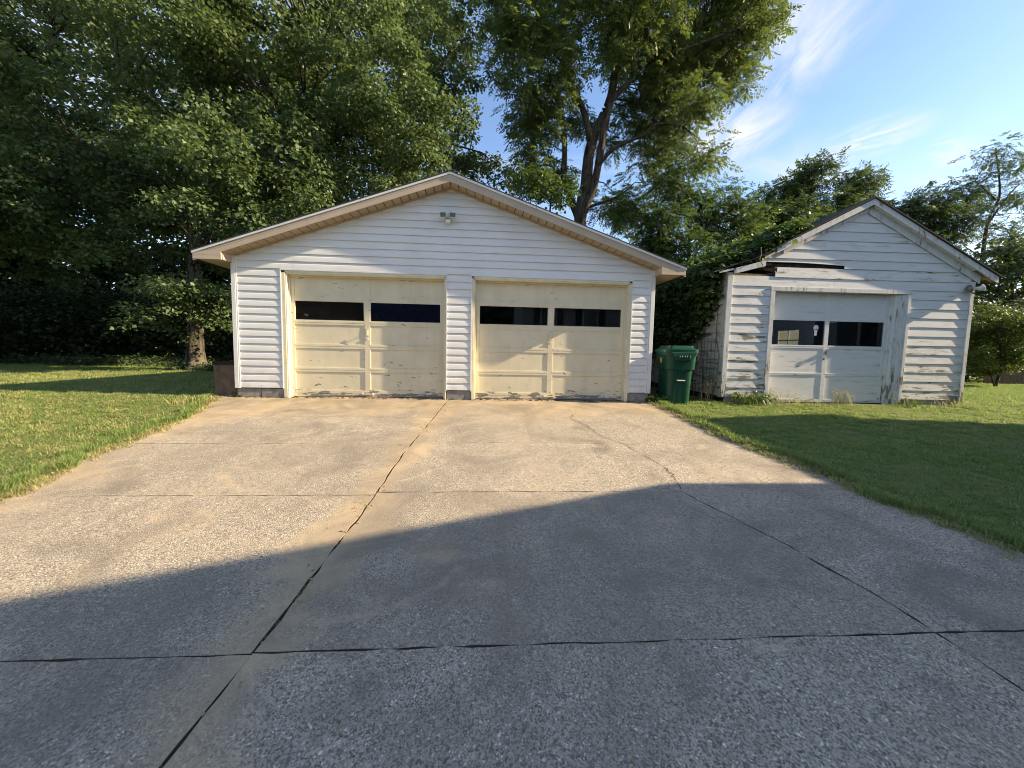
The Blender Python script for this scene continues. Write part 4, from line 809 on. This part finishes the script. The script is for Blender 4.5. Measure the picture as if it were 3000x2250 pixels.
tree('sapling', 'bushy bright green tree filling the gap between garage roof and shed roof', B6,
     [([B6, B6+(0, 0, 2.5), up(1490, 500, 9.6), up(1530, 430, 9.6)], .10, .03), ([up(1490, 520, 9.5), up(1570, 460, 9.4), up(1600, 440, 9.4)], .06, .02), ([up(1480, 520, 9.5), up(1400, 480, 9.6)], .06, .02)],
     lobes_px([(1345, 445, 36), (1400, 490, 45), (1440, 470, 38), (1500, 440, 52), (1570, 440, 48), (1620, 475, 38), (1480, 540, 55), (1570, 530, 55), (1430, 540, 45), (1530, 490, 45), (1640, 500, 22), (1400, 545, 40)], (8.6, 10.6)), 'pinnate', 'young_leaf', 'walnut_bark', 3.4, .44, 11, (.30, 5, .40), 'small trees between garage and shed', every=3)
B7 = at(1760, 560, 19); B7[2] = 0
tree('locust_tree', 'dark layered tree with ragged top rising straight behind the shed gable', B7,
     [([B7, B7+(0, 0, 4), up(1740, 480, 19), up(1760, 380, 19)], .16, .03), ([up(1750, 500, 19), up(1830, 430, 19), up(1870, 385, 19)], .08, .02), ([up(1745, 500, 19), up(1680, 440, 19)], .08, .02)],
     lobes_px([(1690, 430, 48), (1745, 385, 40), (1760, 360, 20), (1840, 400, 38), (1720, 480, 55), (1800, 460, 55), (1870, 385, 18), (1660, 470, 40), (1880, 440, 28), (1650, 520, 50), (1740, 540, 60), (1850, 480, 50)], (17.5, 20.5)), 'pinnate', 'locust_leaf', 'walnut_bark', 1.7, .80, 11, (.60, 6, .32), g0, every=3, flat=.40)
B8 = at(2030, 640, 18.5); B8[2] = 0
tree('locust_tree', 'airy flat layered tree seen past the right slope of the shed roof', B8, [([B8, B8+(0, 0, 4), up(2010, 520, 18.5), up(2015, 420, 18.5)], .15, .03), ([up(2010, 540, 18.5), up(1960, 480, 18.5)], .07, .02)],
     lobes_px([(1990, 440, 42), (1960, 462, 32), (2045, 430, 40), (2050, 500, 40), (2000, 490, 38), (2075, 470, 30)], (17.5, 19.5)), 'pinnate', 'locust_leaf', 'walnut_bark', 1.5, .75, 10, (.60, 6, .30), g0, every=3, flat=.30)
B9 = at(2115, 640, 18); B9[2] = 0
tree('locust_tree', 'tall thin see-through tree with leaning stem standing high beyond the shed', B9,
     [([B9, B9+(0, 0, 4), up(2120, 560, 18), up(2135, 480, 18), up(2160, 420, 18), up(2150, 320, 18)], .20, .03), ([up(2130, 490, 18), up(2180, 420, 18), up(2215, 390, 18)], .07, .02), ([up(2125, 560, 18), up(2080, 530, 18)], .06, .02), ([up(2150, 430, 18), up(2110, 390, 18)], .05, .02)],
     lobes_px([(2140, 330, 30), (2165, 315, 18), (2180, 360, 36), (2125, 385, 34), (2160, 420, 42), (2195, 430, 36), (2110, 440, 26), (2190, 490, 30), (2140, 490, 30), (2080, 400, 20)], (17, 19)), 'pinnate', 'locust_leaf', 'walnut_bark', .8, .66, 8, (.56, 6, .30), g0, every=2, flat=.32, thick=.8)
B10 = at(2185, 760, 12.5); B10[2] = 0
tree('hedge_tree', 'dense dark green tree at the right edge behind the bright shrub', B10, [([B10, B10+(0, 0, 3), up(2180, 560, 12.5)], .15, .03)],
     lobes_px([(2170, 560, 55), (2215, 590, 60), (2150, 620, 45), (2230, 660, 60), (2140, 560, 30), (2120, 700, 45), (2180, 700, 60), (2250, 520, 50), (2200, 520, 30)], (11.5, 13.5)), 'broad', 'maple_dark', 'walnut_bark', 2.2, .62, 34, .15, g0, every=6, flat=.45, layered=6)
B11 = at(2150, 832, 5.2); B11[2] = 0
tree('shrub', 'rounded yellow green shrub in sun at the right of the shed', B11, [([B11, B11+(.1, 0, .8), up(2150, 720, 5.2)], .05, .02), ([B11, up(2120, 760, 5.1)], .03, .01), ([B11, up(2190, 740, 5.3)], .03, .01)],
     lobes_px([(2150, 695, 42), (2122, 722, 32), (2188, 712, 42), (2150, 745, 42), (2118, 775, 28), (2205, 755, 38), (2180, 780, 30), (2225, 700, 40), (2140, 790, 26)], (4.8, 5.9)), 'broad', 'shrub_leaf', 'walnut_bark', 5.5, .27, 66, .075, every=4, cat='shrub')
# ------------------------------------------------------------------ woodland and thicket: masses nobody could count
def mass(name, label, boxes, mat, size):
    Vs, Fs, nb = [], [], 0
    for (x0, x1, y0, y1, z0, z1, n, per, rad) in boxes:
        C = np.stack([rng.uniform(x0, x1, n), rng.uniform(y0, y1, n), z0+(z1-z0)*rng.random(n)**.85], -1); Rr = rad*rng.uniform(.6, 1.4, n); k = gap_ok(C); C, Rr = C[k], Rr[k]
        V, F = broad(C, Rr, per, size, .65); V[:, 2] = np.maximum(V[:, 2], z0-.1); Vs.append(V); Fs.append(F+nb); nb += len(V)
    return tag(fast(name, np.concatenate(Vs), np.concatenate(Fs), mat), label, kind='stuff')
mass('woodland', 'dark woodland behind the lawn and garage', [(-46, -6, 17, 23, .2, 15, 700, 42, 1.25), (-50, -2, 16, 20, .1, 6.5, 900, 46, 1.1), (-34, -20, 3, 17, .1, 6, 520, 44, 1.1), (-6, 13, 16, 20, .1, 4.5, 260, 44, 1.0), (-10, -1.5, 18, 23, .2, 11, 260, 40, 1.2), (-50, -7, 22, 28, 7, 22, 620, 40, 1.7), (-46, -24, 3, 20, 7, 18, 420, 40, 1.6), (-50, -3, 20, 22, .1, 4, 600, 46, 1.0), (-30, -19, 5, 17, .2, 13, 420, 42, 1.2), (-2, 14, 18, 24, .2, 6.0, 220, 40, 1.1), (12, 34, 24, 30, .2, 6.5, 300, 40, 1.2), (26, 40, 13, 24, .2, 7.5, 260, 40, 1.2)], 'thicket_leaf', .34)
mass('thicket', 'shaded undergrowth beneath the big maples, with thicket added behind the garage to block sun', [(-24, -1.2, 11.0, 14.5, .1, 3.4, 420, 44, .75), (-1.5, 8.5, 8.6, 13, .1, 3.6, 240, 40, .75), (-22, -14, 7.5, 12, .1, 2.6, 170, 40, .7), (16, 30, 7.2, 12, .1, 3.2, 420, 44, .7), (9, 15, 7, 12, .1, 2.6, 120, 40, .6)], 'thicket_leaf', .17)  # the box behind the garage is unseen, added to stop sun reaching the undergrowth
mass('ground_cover', 'low green plants along the edge of the woods', [(-20, -6.6, 8.6, 11.2, .02, .30, 420, 26, .30), (-6.4, -4.3, 6.7, 7.6, .02, .22, 60, 22, .22), (-5, -.3, 7.6, 9.5, .02, .4, 120, 26, .3)], 'maple_dark', .085)
mass('woodland', 'tree line across the road behind the house', [(-50, 28, -44, -34, -1.4, 7, 1500, 40, 1.3), (-46, -26, -34, 0, -1.2, 6, 300, 40, 1.2)], 'thicket_leaf', .85)
# ------------------------------------------------------------------ vine over the left slope of the shed
def shed_w(s, d, z): return np.stack([SH.location[0]+s*sc_-d*ss_, SH.location[1]+s*ss_+d*sc_, z], -1)
VN = thing('climbing_vine', (SH.location[0]+3.9*sc_, SH.location[1]+3.9*ss_+1.5, 0), 'leafy vine smothering the left roof slope and side wall of the shed', 'vine')
px_ = np.array([p[0] for p in prof])[::-1]; pz_ = np.array([p[1] for p in prof])[::-1]
n = 900; s = rng.uniform(3.6, 6.45, n); d = rng.random(n)**1.25*6.0-.04; keep = (d > (s-5.2)*1.0+rng.normal(size=n)*.15) ; s, d = s[keep], d[keep]
z = np.interp(s, px_, pz_)+.05+rng.random(len(s))*.10*(1+d*.35); C1 = shed_w(s, d, z)
n = 520; d = rng.random(n)**1.0*5.6+.10; lo = np.interp(d, [0, .35, .8, 1.3, 2.0, 3, 6], [2.1, 1.75, 1.15, .9, 1.0, .9, .6]); z = lo+(2.50-lo)*rng.random(n)**.8; C2 = shed_w(3.93-rng.random(n)*.14-.12*(z > 2.1), d, z)
C = np.concatenate([C1, C2]); V1, F1 = broad(C, np.full(len(C), .17), 20, .105, .8, .46)
b = np.array(VN.location); o = fast('vine_foliage', V1-b, F1, 'vine_leaf', VN); o['kind'] = 'stuff'
m = MB()
for k in range(12):
    d0 = .25+k*.35+R.uniform(-.1, .1); P = [shed_w(np.float64(3.955+R.uniform(-.02, .0)), np.float64(d0+R.uniform(-.10, .10)), np.float64(zz)) for zz in np.linspace(0.02, 2.35, 9)]; m.tube([p-b for p in P], [.010]*5+[.007]*4, 5)
P = [shed_w(np.float64(a_), np.float64(-.17), np.float64(z_)) for a_, z_ in ((4.45, 2.86), (4.47, 2.74), (4.44, 2.64), (4.50, 2.56), (4.53, 2.50))]; m.tube([p-b for p in P], .008, 5)
m.build('vine_stem', 'wood_grey', VN)
# ------------------------------------------------------------------ dark slatted fence beyond the shrub
f0 = at(2128, 800, 6.6); FN = thing('slat_fence', (f0[0], 6.6, 0), 'dark weathered upright slat fence at the right of the shed', 'fence')
for k in range(26):
    x = k*.155; h = 1.15+R.uniform(-.05, .05); a = R.uniform(-.02, .02)
    MB().hexa([(x, 0, .02), (x+.145, 0, .02), (x+.145, .02, .02), (x, .02, .02), (x+a, 0, h), (x+.145+a, 0, h), (x+.145+a, .02, h), (x+a, .02, h)]).build('slat', 'fence_dark', FN)
for z in (.3, .95): MB().box(-.05, 4.1, .021, .06, z, z+.08).build('rail', 'fence_dark', FN)
# ------------------------------------------------------------------ the house behind the camera, whose shadow lies on the drive
HX = 13.95; HO = .25
HS = thing('house', (HX, -9, -1.0), 'pale sided house with steep gable and dark shutters facing the garage', 'house')
T_ = SUN[2]/SUN[0]; ty = -SUN[1]/SUN[0]
HE = np.array([HX-HO, -2.80-ty*(HX-HO), 0]); eave_z = (HX-HO-6.05)*T_-.35; hb = np.array(HS.location); span = 4.6
yE = HE[1]; yR = yE-span; zR = eave_z+span*1.03; yW = yE-.3; yW2 = yR-span+.3
def L3(x, y, z): return (x-hb[0], y-hb[1], z-hb[2])
m = MB(); m.add([L3(HX, yW, -1.3), L3(HX, yW2, -1.3), L3(HX, yW2, eave_z+.15), L3(HX, yR, zR-.2), L3(HX, yW, eave_z+.15), L3(HX+9, yW, -1.3), L3(HX+9, yW2, -1.3), L3(HX+9, yW2, eave_z+.15), L3(HX+9, yR, zR-.2), L3(HX+9, yW, eave_z+.15)],
    [(0, 1, 2, 3, 4), (9, 8, 7, 6, 5), (0, 4, 9, 5), (1, 6, 7, 2)]); m.build('wall', 'house_siding', HS)
for s in (1, -1):
    ye = yR+s*span
    m = MB().hexa([L3(HX-HO, yR, zR-.18), L3(HX+9.2, yR, zR-.18), L3(HX+9.2, ye, eave_z-.18), L3(HX-HO, ye, eave_z-.18), L3(HX-HO, yR, zR), L3(HX+9.2, yR, zR), L3(HX+9.2, ye, eave_z), L3(HX-HO, ye, eave_z)]); m.build('roof', 'shingle', HS)
wN = (HX-HO-7.42)*T_-.12; wW = (HX-HO-7.82)*T_-.36; yN = -.34-ty*(HX-HO)
m = MB().hexa([L3(HX, yW+.001, -1.3), L3(HX+6, yW+.001, -1.3), L3(HX+6, yN-.2, -1.3), L3(HX, yN-.2, -1.3), L3(HX, yW+.001, wW-.1), L3(HX+6, yW+.001, wW+1.6), L3(HX+6, yN-.2, wN+1.6), L3(HX, yN-.2, wN-.1)]); m.build('wing_wall', 'house_siding', HS)
m = MB().hexa([L3(HX-HO, yW+.002, wW-.15), L3(HX+6.2, yW+.002, wW+1.75), L3(HX+6.2, yN, wN+1.75), L3(HX-HO, yN, wN-.15), L3(HX-HO, yW+.002, wW), L3(HX+6.2, yW+.002, wW+1.9), L3(HX+6.2, yN, wN+1.9), L3(HX-HO, yN, wN)]); m.build('wing_roof', 'shingle', HS)
for yy, zz in ((yR+1.6, .6), (yR-1.6, .6), (yR, 4.2), (-3.0, .45)):
    o = MB().box(HX-.05-hb[0], HX-.002-hb[0], yy-.55-hb[1], yy+.55-hb[1], zz-hb[2], zz+1.5-hb[2]).build('window', 'trim_white', HS)
    MB().box(HX-.058-hb[0], HX-.052-hb[0], yy-.47-hb[1], yy+.47-hb[1], zz+.08-hb[2], zz+1.42-hb[2]).build('window_pane', 'lamp_glass', o)
    for s in (-1, 1): MB().box(HX-.04-hb[0], HX-.003-hb[0], yy+s*.78-.2-hb[1], yy+s*.78+.2-hb[1], zz-hb[2], zz+1.5-hb[2]).build('shutter', 'shutter', HS)
# ------------------------------------------------------------------ neighbour's house, seen only in the window panes
NH = thing('house', (11.5, -21, -1.4), 'neighbouring two storey pale house with dark shutters and porch gable across the drive', 'house')
m = MB().box(-5, 6, -4, 4, 0, 5.4); m.prism([(-4, 5.4), (4, 5.4), (0, 8.6)], -5, 6, axis=0); m.build('wall', 'house_siding', NH)
for sg in (-1, 1):
    p = [(0, 8.85), (sg*4.4, 5.3), (sg*4.4, 5.1), (0, 8.6)]; MB().prism(p if sg < 0 else p[::-1], -5.4, 6.4, axis=0).build('roof', 'shingle', NH)
MB().box(.8, 4.6, 4.001, 5.6, 0, 3.3).build('porch_wall', 'house_siding', NH)
for sg in (-1, 1): p = [(2.7, 4.9), (2.7+sg*2.3, 3.2), (2.7+sg*2.3, 3.05), (2.7, 4.7)]; MB().prism(p if sg < 0 else p[::-1], 3.9, 5.9).build('porch_roof', 'shingle', NH)
MB().prism([(.9, 3.3), (4.5, 3.3), (2.7, 4.65)], 5.3, 5.6).build('porch_gable', 'trim_white', NH)
for xx, zz in ((-3.4, 3.5), (-.8, 3.5), (-3.4, .9), (-.8, .9), (2.7, 4.95)):
    if zz > 4.9: continue
    o = MB().box(xx-.5, xx+.5, 4.002, 4.05, zz, zz+1.5).build('window', 'trim_white', NH); MB().box(xx-.42, xx+.42, 4.051, 4.06, zz+.08, zz+1.42).build('window_pane', 'lamp_glass', o)
    for sg in (-1, 1): MB().box(xx+sg*.72-.19, xx+sg*.72+.19, 4.002, 4.04, zz, zz+1.5).build('shutter', 'shutter', NH)
# ------------------------------------------------------------------ grass
SRC = bpy.data.collections.new('grass_tufts')       # tuft shapes, only ever used as instances
def tuft_mesh(nm, nb, rad, h, mat, lean=.5, wd=.0035):
    P = np.zeros((nb, 3)); a = rng.uniform(0, 6.28, nb); r = rad*np.sqrt(rng.random(nb)); P[:, 0] = r*np.cos(a); P[:, 1] = r*np.sin(a)
    hh = h*rng.uniform(.5, 1.15, nb); az = rng.uniform(0, 6.28, nb); ln = lean*rng.uniform(.1, 1.2, nb); D = np.stack([np.cos(az), np.sin(az), np.zeros(nb)], -1); S = np.stack([-np.sin(az+rng.normal(size=nb)*.6), np.cos(az), np.zeros(nb)], -1)*wd
    m1 = P+D*(ln*hh*.35)[:, None]; m1[:, 2] += hh*.6; t1 = P+D*(ln*hh)[:, None]; t1[:, 2] += hh*np.clip(1-.28*ln, .3, 1)
    V = np.stack([P-S, P+S, m1+S*.8, m1-S*.8, t1], 1).reshape(-1, 3); b_ = np.arange(nb)*5
    F = np.concatenate([np.stack([b_, b_+1, b_+2], -1), np.stack([b_, b_+2, b_+3], -1), np.stack([b_+3, b_+2, b_+4], -1)])
    o = fast(nm, V, F, mat); COL.objects.unlink(o); return o
for k in range(5): SRC.objects.link(tuft_mesh('tuft', 44, .085, .042, 'grass', 1.5, .0030))
SRC2 = bpy.data.collections.new('straw_tufts')
for k in range(3): SRC2.objects.link(tuft_mesh('straw', 26, .085, .055, 'grass_dry', 1.5, .0028))
SRC3 = bpy.data.collections.new('edge_tufts')
for k in range(3): SRC3.objects.link(tuft_mesh('edge_tuft', 30, .07, .10, 'grass', 1.1, .0032))
def scatter(name, pts, sc, coll, label):
    me = bpy.data.meshes.new(name); me.vertices.add(len(pts)); me.vertices.foreach_set('co', np.asarray(pts, np.float32).ravel())
    at_ = me.attributes.new('sc', 'FLOAT', 'POINT'); at_.data.foreach_set('value', np.asarray(sc, np.float32)); me.update()
    o = bpy.data.objects.new(name, me); COL.objects.link(o); tag(o, label, kind='stuff')
    ng = bpy.data.node_groups.new(name+'_nodes', 'GeometryNodeTree'); ng.interface.new_socket('Geometry', in_out='INPUT', socket_type='NodeSocketGeometry'); ng.interface.new_socket('Geometry', in_out='OUTPUT', socket_type='NodeSocketGeometry')
    N = ng.nodes.new; gi = N('NodeGroupInput'); go = N('NodeGroupOutput'); ip = N('GeometryNodeInstanceOnPoints'); ci = N('GeometryNodeCollectionInfo'); rv = N('FunctionNodeRandomValue'); na = N('GeometryNodeInputNamedAttribute')
    ci.inputs['Collection'].default_value = coll; ci.inputs['Separate Children'].default_value = True; ci.inputs['Reset Children'].default_value = True
    rv.data_type = 'FLOAT_VECTOR'; rv.inputs[0].default_value = (-.12, -.12, 0); rv.inputs[1].default_value = (.12, .12, 6.283)
    na.data_type = 'FLOAT'; na.inputs['Name'].default_value = 'sc'; ip.inputs['Pick Instance'].default_value = True
    Lk = ng.links.new; Lk(gi.outputs[0], ip.inputs['Points']); Lk(ci.outputs[0], ip.inputs['Instance']); Lk(rv.outputs[0], ip.inputs['Rotation']); Lk(na.outputs[0], ip.inputs['Scale']); Lk(ip.outputs[0], go.inputs[0])
    md = o.modifiers.new('grass', 'NODES'); md.node_group = ng; return o
def blocked(x, y):
    ls = (x-SH.location[0])*sc_+(y-SH.location[1])*ss_; ldp = -(x-SH.location[0])*ss_+(y-SH.location[1])*sc_
    return in_drive(x, y, .0) | ((x > -.05) & (x < W+.05) & (y > -.05) & (y < GD)) | ((ls > SA) & (ls < SB) & (ldp > -.03) & (ldp < SDP)) | ((x > -.46) & (x < -.03) & (y > .07) & (y < .52))
def grass_zone(x0, x1, y0, y1, dens, s0):
    n = int((x1-x0)*(y1-y0)*dens); x = rng.uniform(x0, x1, n); y = rng.uniform(y0, y1, n); jx = x+.05*np.sin(y*9)+.03*np.sin(y*23+1); k = ~blocked(jx, y); x, y = x[k], y[k]
    return np.stack([x, y, gz(y)-.004], -1), s0*rng.uniform(.75, 1.3, len(x))
Z = [grass_zone(7.2, 12, -6.5, -.1, 120, .85), grass_zone(12, 15.5, -3.5, .1, 80, 1.0), grass_zone(7.3, 9.2, -.1, 1.0, 60, .9), grass_zone(-3.5, .6, -6.5, .3, 120, .85), grass_zone(-9, -3.5, -4.5, .3, 70, 1.05), grass_zone(-9, 0, .3, 4, 70, 1.05), grass_zone(-22, -9, -3, 4, 40, 1.35), grass_zone(-22, 0, 4, 8.5, 42, 1.35), grass_zone(-22, -.2, 8.5, 11.5, 26, 1.7), grass_zone(14, 26, -.1, 9, 36, 1.4), grass_zone(-15, -9, -6, -3, 20, 1.3)]
scatter('lawn_grass', np.concatenate([a for a, b in Z]), np.concatenate([b for a, b in Z]), SRC, 'mown green lawn grass on both sides of the drive')
Z = [grass_zone(-3.5, .6, -6.5, .3, 46, .85), grass_zone(-9, -3.5, -4.5, .3, 34, 1.0), grass_zone(-14, 0, .3, 6, 22, 1.2), grass_zone(7.2, 12, -6.5, -.1, 7, .8)]
P1 = np.concatenate([a for a, b in Z]); S1 = np.concatenate([b for a, b in Z])
E_ = []
for E0, sg in ((LEFT_E, -1), (RIGHT_E, 1)):
    n = 520; y = rng.uniform(-6.3, -.05, n); x = xat(E0, y)+sg*(rng.normal(size=n)*.07+.0); E_.append(np.stack([x, y, gz(y)+.0], -1))
E_ = np.concatenate(E_); scatter('lawn_clippings', np.concatenate([P1, E_]), np.concatenate([S1, rng.uniform(.6, 1.1, len(E_))]), SRC2, 'dry straw coloured clippings along the drive edges and left lawn')
E2 = []
for E0, sg in ((LEFT_E, -1), (RIGHT_E, 1)):
    n = 520; y = rng.uniform(-6.3, -.05, n); x = xat(E0, y)+sg*(np.abs(rng.normal(size=n))*.07+.04); x = x-sg*.10*np.clip(np.sin(y*3.1+sg)+.6*np.sin(y*7.7), 0, 2); E2.append(np.stack([x, y, gz(y)+.003], -1))
E2 = np.concatenate(E2); scatter('edge_grass', E2, rng.uniform(.5, 1.1, len(E2)), SRC3, 'longer untrimmed grass at the drive edges')
# ------------------------------------------------------------------ weeds, each clump a plant
def weed(name, loc, label, n, h, spread, mat, lean=.8, wd=.006, seeds=0, leafy=0, group='weeds along walls and joints', cat='weed'):
    t = thing(name, loc, label, cat, group); a = rng.uniform(0, 6.28, n); V, F = [], []; m = MB()
    for k in range(n):
        r = spread*math.sqrt(R.random())*.75; hh = h*R.uniform(.45, 1.1); az = a[k]; l = lean*R.uniform(.2, 1.1)*hh; b0 = np.array([r*math.cos(az*3.1), r*math.sin(az*3.1), -.01]); D = np.array([math.cos(az), math.sin(az), 0]); S = np.array([-math.sin(az), math.cos(az), 0])*wd
        q = [b0, b0+D*l*.2+(0, 0, hh*.45), b0+D*l*.55+(0, 0, hh*.8), b0+D*l*1.0+(0, 0, hh*(1-.35*min(1, lean*.8)))]
        vs = [q[0]-S*.6, q[0]+S*.6, q[1]-S, q[1]+S, q[2]-S*.7, q[2]+S*.7, q[3]]; m.add(vs, [(0, 1, 3, 2), (2, 3, 5, 4), (4, 5, 6)])
    m.build('blades', mat, t)['kind'] = 'stuff'
    if seeds:
        C = np.array([[R.uniform(-spread, spread)*.7, R.uniform(-spread, spread)*.3, h*R.uniform(.55, 1.05)] for _ in range(seeds)]); m2 = MB()
        for c in C: m2.tube([(c[0]*.3, c[1]*.3, 0), (c[0]*.7, c[1]*.7, c[2]*.7), tuple(c)], [.003, .002, .0015], 4)
        m2.build('seed_stalks', 'stem_dry', t)['kind'] = 'stuff'
        V, F = broad(C, np.full(len(C), .05), 12, .022, 1.4, .3); o = fast('seed_heads', V, F, 'grass_dry', t); o['kind'] = 'stuff'
    if leafy:
        C = np.array([[R.uniform(-spread, spread), R.uniform(-spread, spread)*.5, h*R.uniform(.1, .8)] for _ in range(leafy)]); V, F = broad(C, np.full(len(C), h*.22), 9, .06, .8, .42); V[:, 2] = np.maximum(V[:, 2], .0); o = fast('leaves', V, F, mat, t); o['kind'] = 'stuff'
    return t
def onshed(s, d, z=0.0): p = shed_w(np.float64(s), np.float64(d), np.float64(z)); return tuple(float(c) for c in p)
weed('weed_clump', onshed(4.32, -.14), 'bright green strap leaved clump at the left corner of the shed', 38, .30, .26, 'weed_green', 1.5, .008, leafy=6)
weed('weed_clump', onshed(4.62, -.22), 'broad arching green clump beside the left casing of the shed door', 30, .24, .24, 'weed_green', 1.7, .009, leafy=9)
weed('dry_grass_clump', onshed(5.15, -.08), 'reddish dry grass growing up the left half of the shed door', 44, .26, .42, 'grass_dry', 1.0, .0030, seeds=16)
weed('dry_grass_clump', onshed(5.62, -.07), 'low matted dry grass under the middle of the shed door', 60, .15, .42, 'grass_dry', 1.3, .0035)
weed('dry_grass_clump', onshed(6.35, -.08), 'pale seeding grass tuft against the right half of the shed door', 46, .30, .26, 'grass_dry', .9, .0028, seeds=20)
weed('weed_clump', onshed(7.62, -.10), 'grass tuft at the foot of the right shed door casing', 60, .20, .26, 'weed_green', 1.1, .006)
weed('dry_grass_clump', onshed(8.15, -.07), 'thin dry grass below the right hand shed clapboards', 60, .16, .55, 'grass_dry', 1.1, .0035)
weed('dry_grass_clump', onshed(8.72, -.06), 'curled dead weeds at the right corner post of the shed', 50, .18, .35, 'grass_dry', 1.3, .0045)
weed('dry_weed', onshed(3.72, .05), 'brown dead weed with hanging leaves between bin and shed corner', 16, .50, .22, 'stem_dry', 1.6, .003, seeds=9)
weed('weed_clump', (7.47, -.06, -.01), 'leafy green weed at the foot of the right garage corner', 10, .16, .16, 'weed_green', 1.0, .006, leafy=26)
weed('dry_grass_clump', (-.42, -.52, -.055), 'straw coloured tuft at the left edge of the drive near the planter', 90, .20, .38, 'grass_dry', 1.2, .004)
weed('weed_clump', (-.02, .02, 0), 'small weed between planter and garage block', 10, .08, .06, 'weed_green', 1.0, .005, leafy=8)
m = None
P = shed_w(np.float64(4.45), np.float64(-.18), np.float64(0.02)); ST = thing('dead_stalk', tuple(P), 'long bare stalk leaning diagonally across the left shed clapboards', 'stalk')
MB().tube([(0, 0, 0), (.12, .05, .25), (.33, .10, .55), (.42, .12, .66)], [.006, .005, .004, .003], 5).build('stalk', 'stem_dry', ST)
for i, (x, y, nn, lb) in enumerate(((3.345, -3.92, 26, 'pale weed tuft in the middle joint of the drive beside the shadow edge'), (3.31, -4.55, 10, 'thin grass sprigs in the shaded middle joint of the drive'), (3.40, -2.9, 16, 'sparse dry grass in the sunlit middle joint of the drive'), (6.535, -4.77, 18, 'little green weed growing out of the long crack'), (3.27, -5.0, 14, 'dead roots lying along the lower middle joint'), (3.52, -1.9, 12, 'short dry sprigs in the upper middle joint'))):
    weed('joint_weed', (x, y, SL*y-.015), lb, nn, .055, .10, 'grass_dry' if i != 3 else 'weed_green', 1.9, .0022)
# moss and grit line along the foot of the left door
C = np.stack([rng.uniform(.1, 7.2, 260), rng.uniform(-.03, .05, 260), np.full(260, .003)], -1); V, F = broad(C, np.full(260, .022), 8, .022, .4); V[:, 2] = np.maximum(V[:, 2], .0)
tag(fast('debris', V, F, 'ground_litter' if 'ground_litter' in M else 'soil'), 'leaf grit and moss along the foot of the garage front', kind='stuff')
C = np.stack([rng.uniform(.3, 7.8, 170), rng.uniform(-6.5, -.1, 170), np.zeros(170)], -1); C[60:130, 0] = xat(JOINT, C[60:130, 1])+rng.normal(size=70)*.05; C[:, 2] = SL*C[:, 1]+.008
V, F = broad(C, np.full(170, .010), 2, .017, .3); V[:, 2] = np.maximum(V[:, 2], SL*V[:, 1]+.004); tag(fast('leaf_litter', V, F, 'stem_dry'), 'small dead leaves and bits scattered on the drive', kind='stuff')
y = rng.uniform(-6.2, -.3, 150)[:]; x = xat(JOINT, y)+rng.normal(size=150)*.012; k = (np.sin(y*2.3)+np.sin(y*5.1+1)) > -.3; J0 = np.stack([x, y, SL*y-.02], -1)[k]
y = rng.uniform(-5.8, -3.7, 60); J1 = np.stack([xat(CRACK, y)+rng.normal(size=60)*.01, y, SL*y-.025], -1)
J0 = np.concatenate([J0, J1]); scatter('joint_sprigs', J0, rng.uniform(.25, .6, len(J0)), SRC2, 'dry sprigs growing along the joints and the crack of the drive')
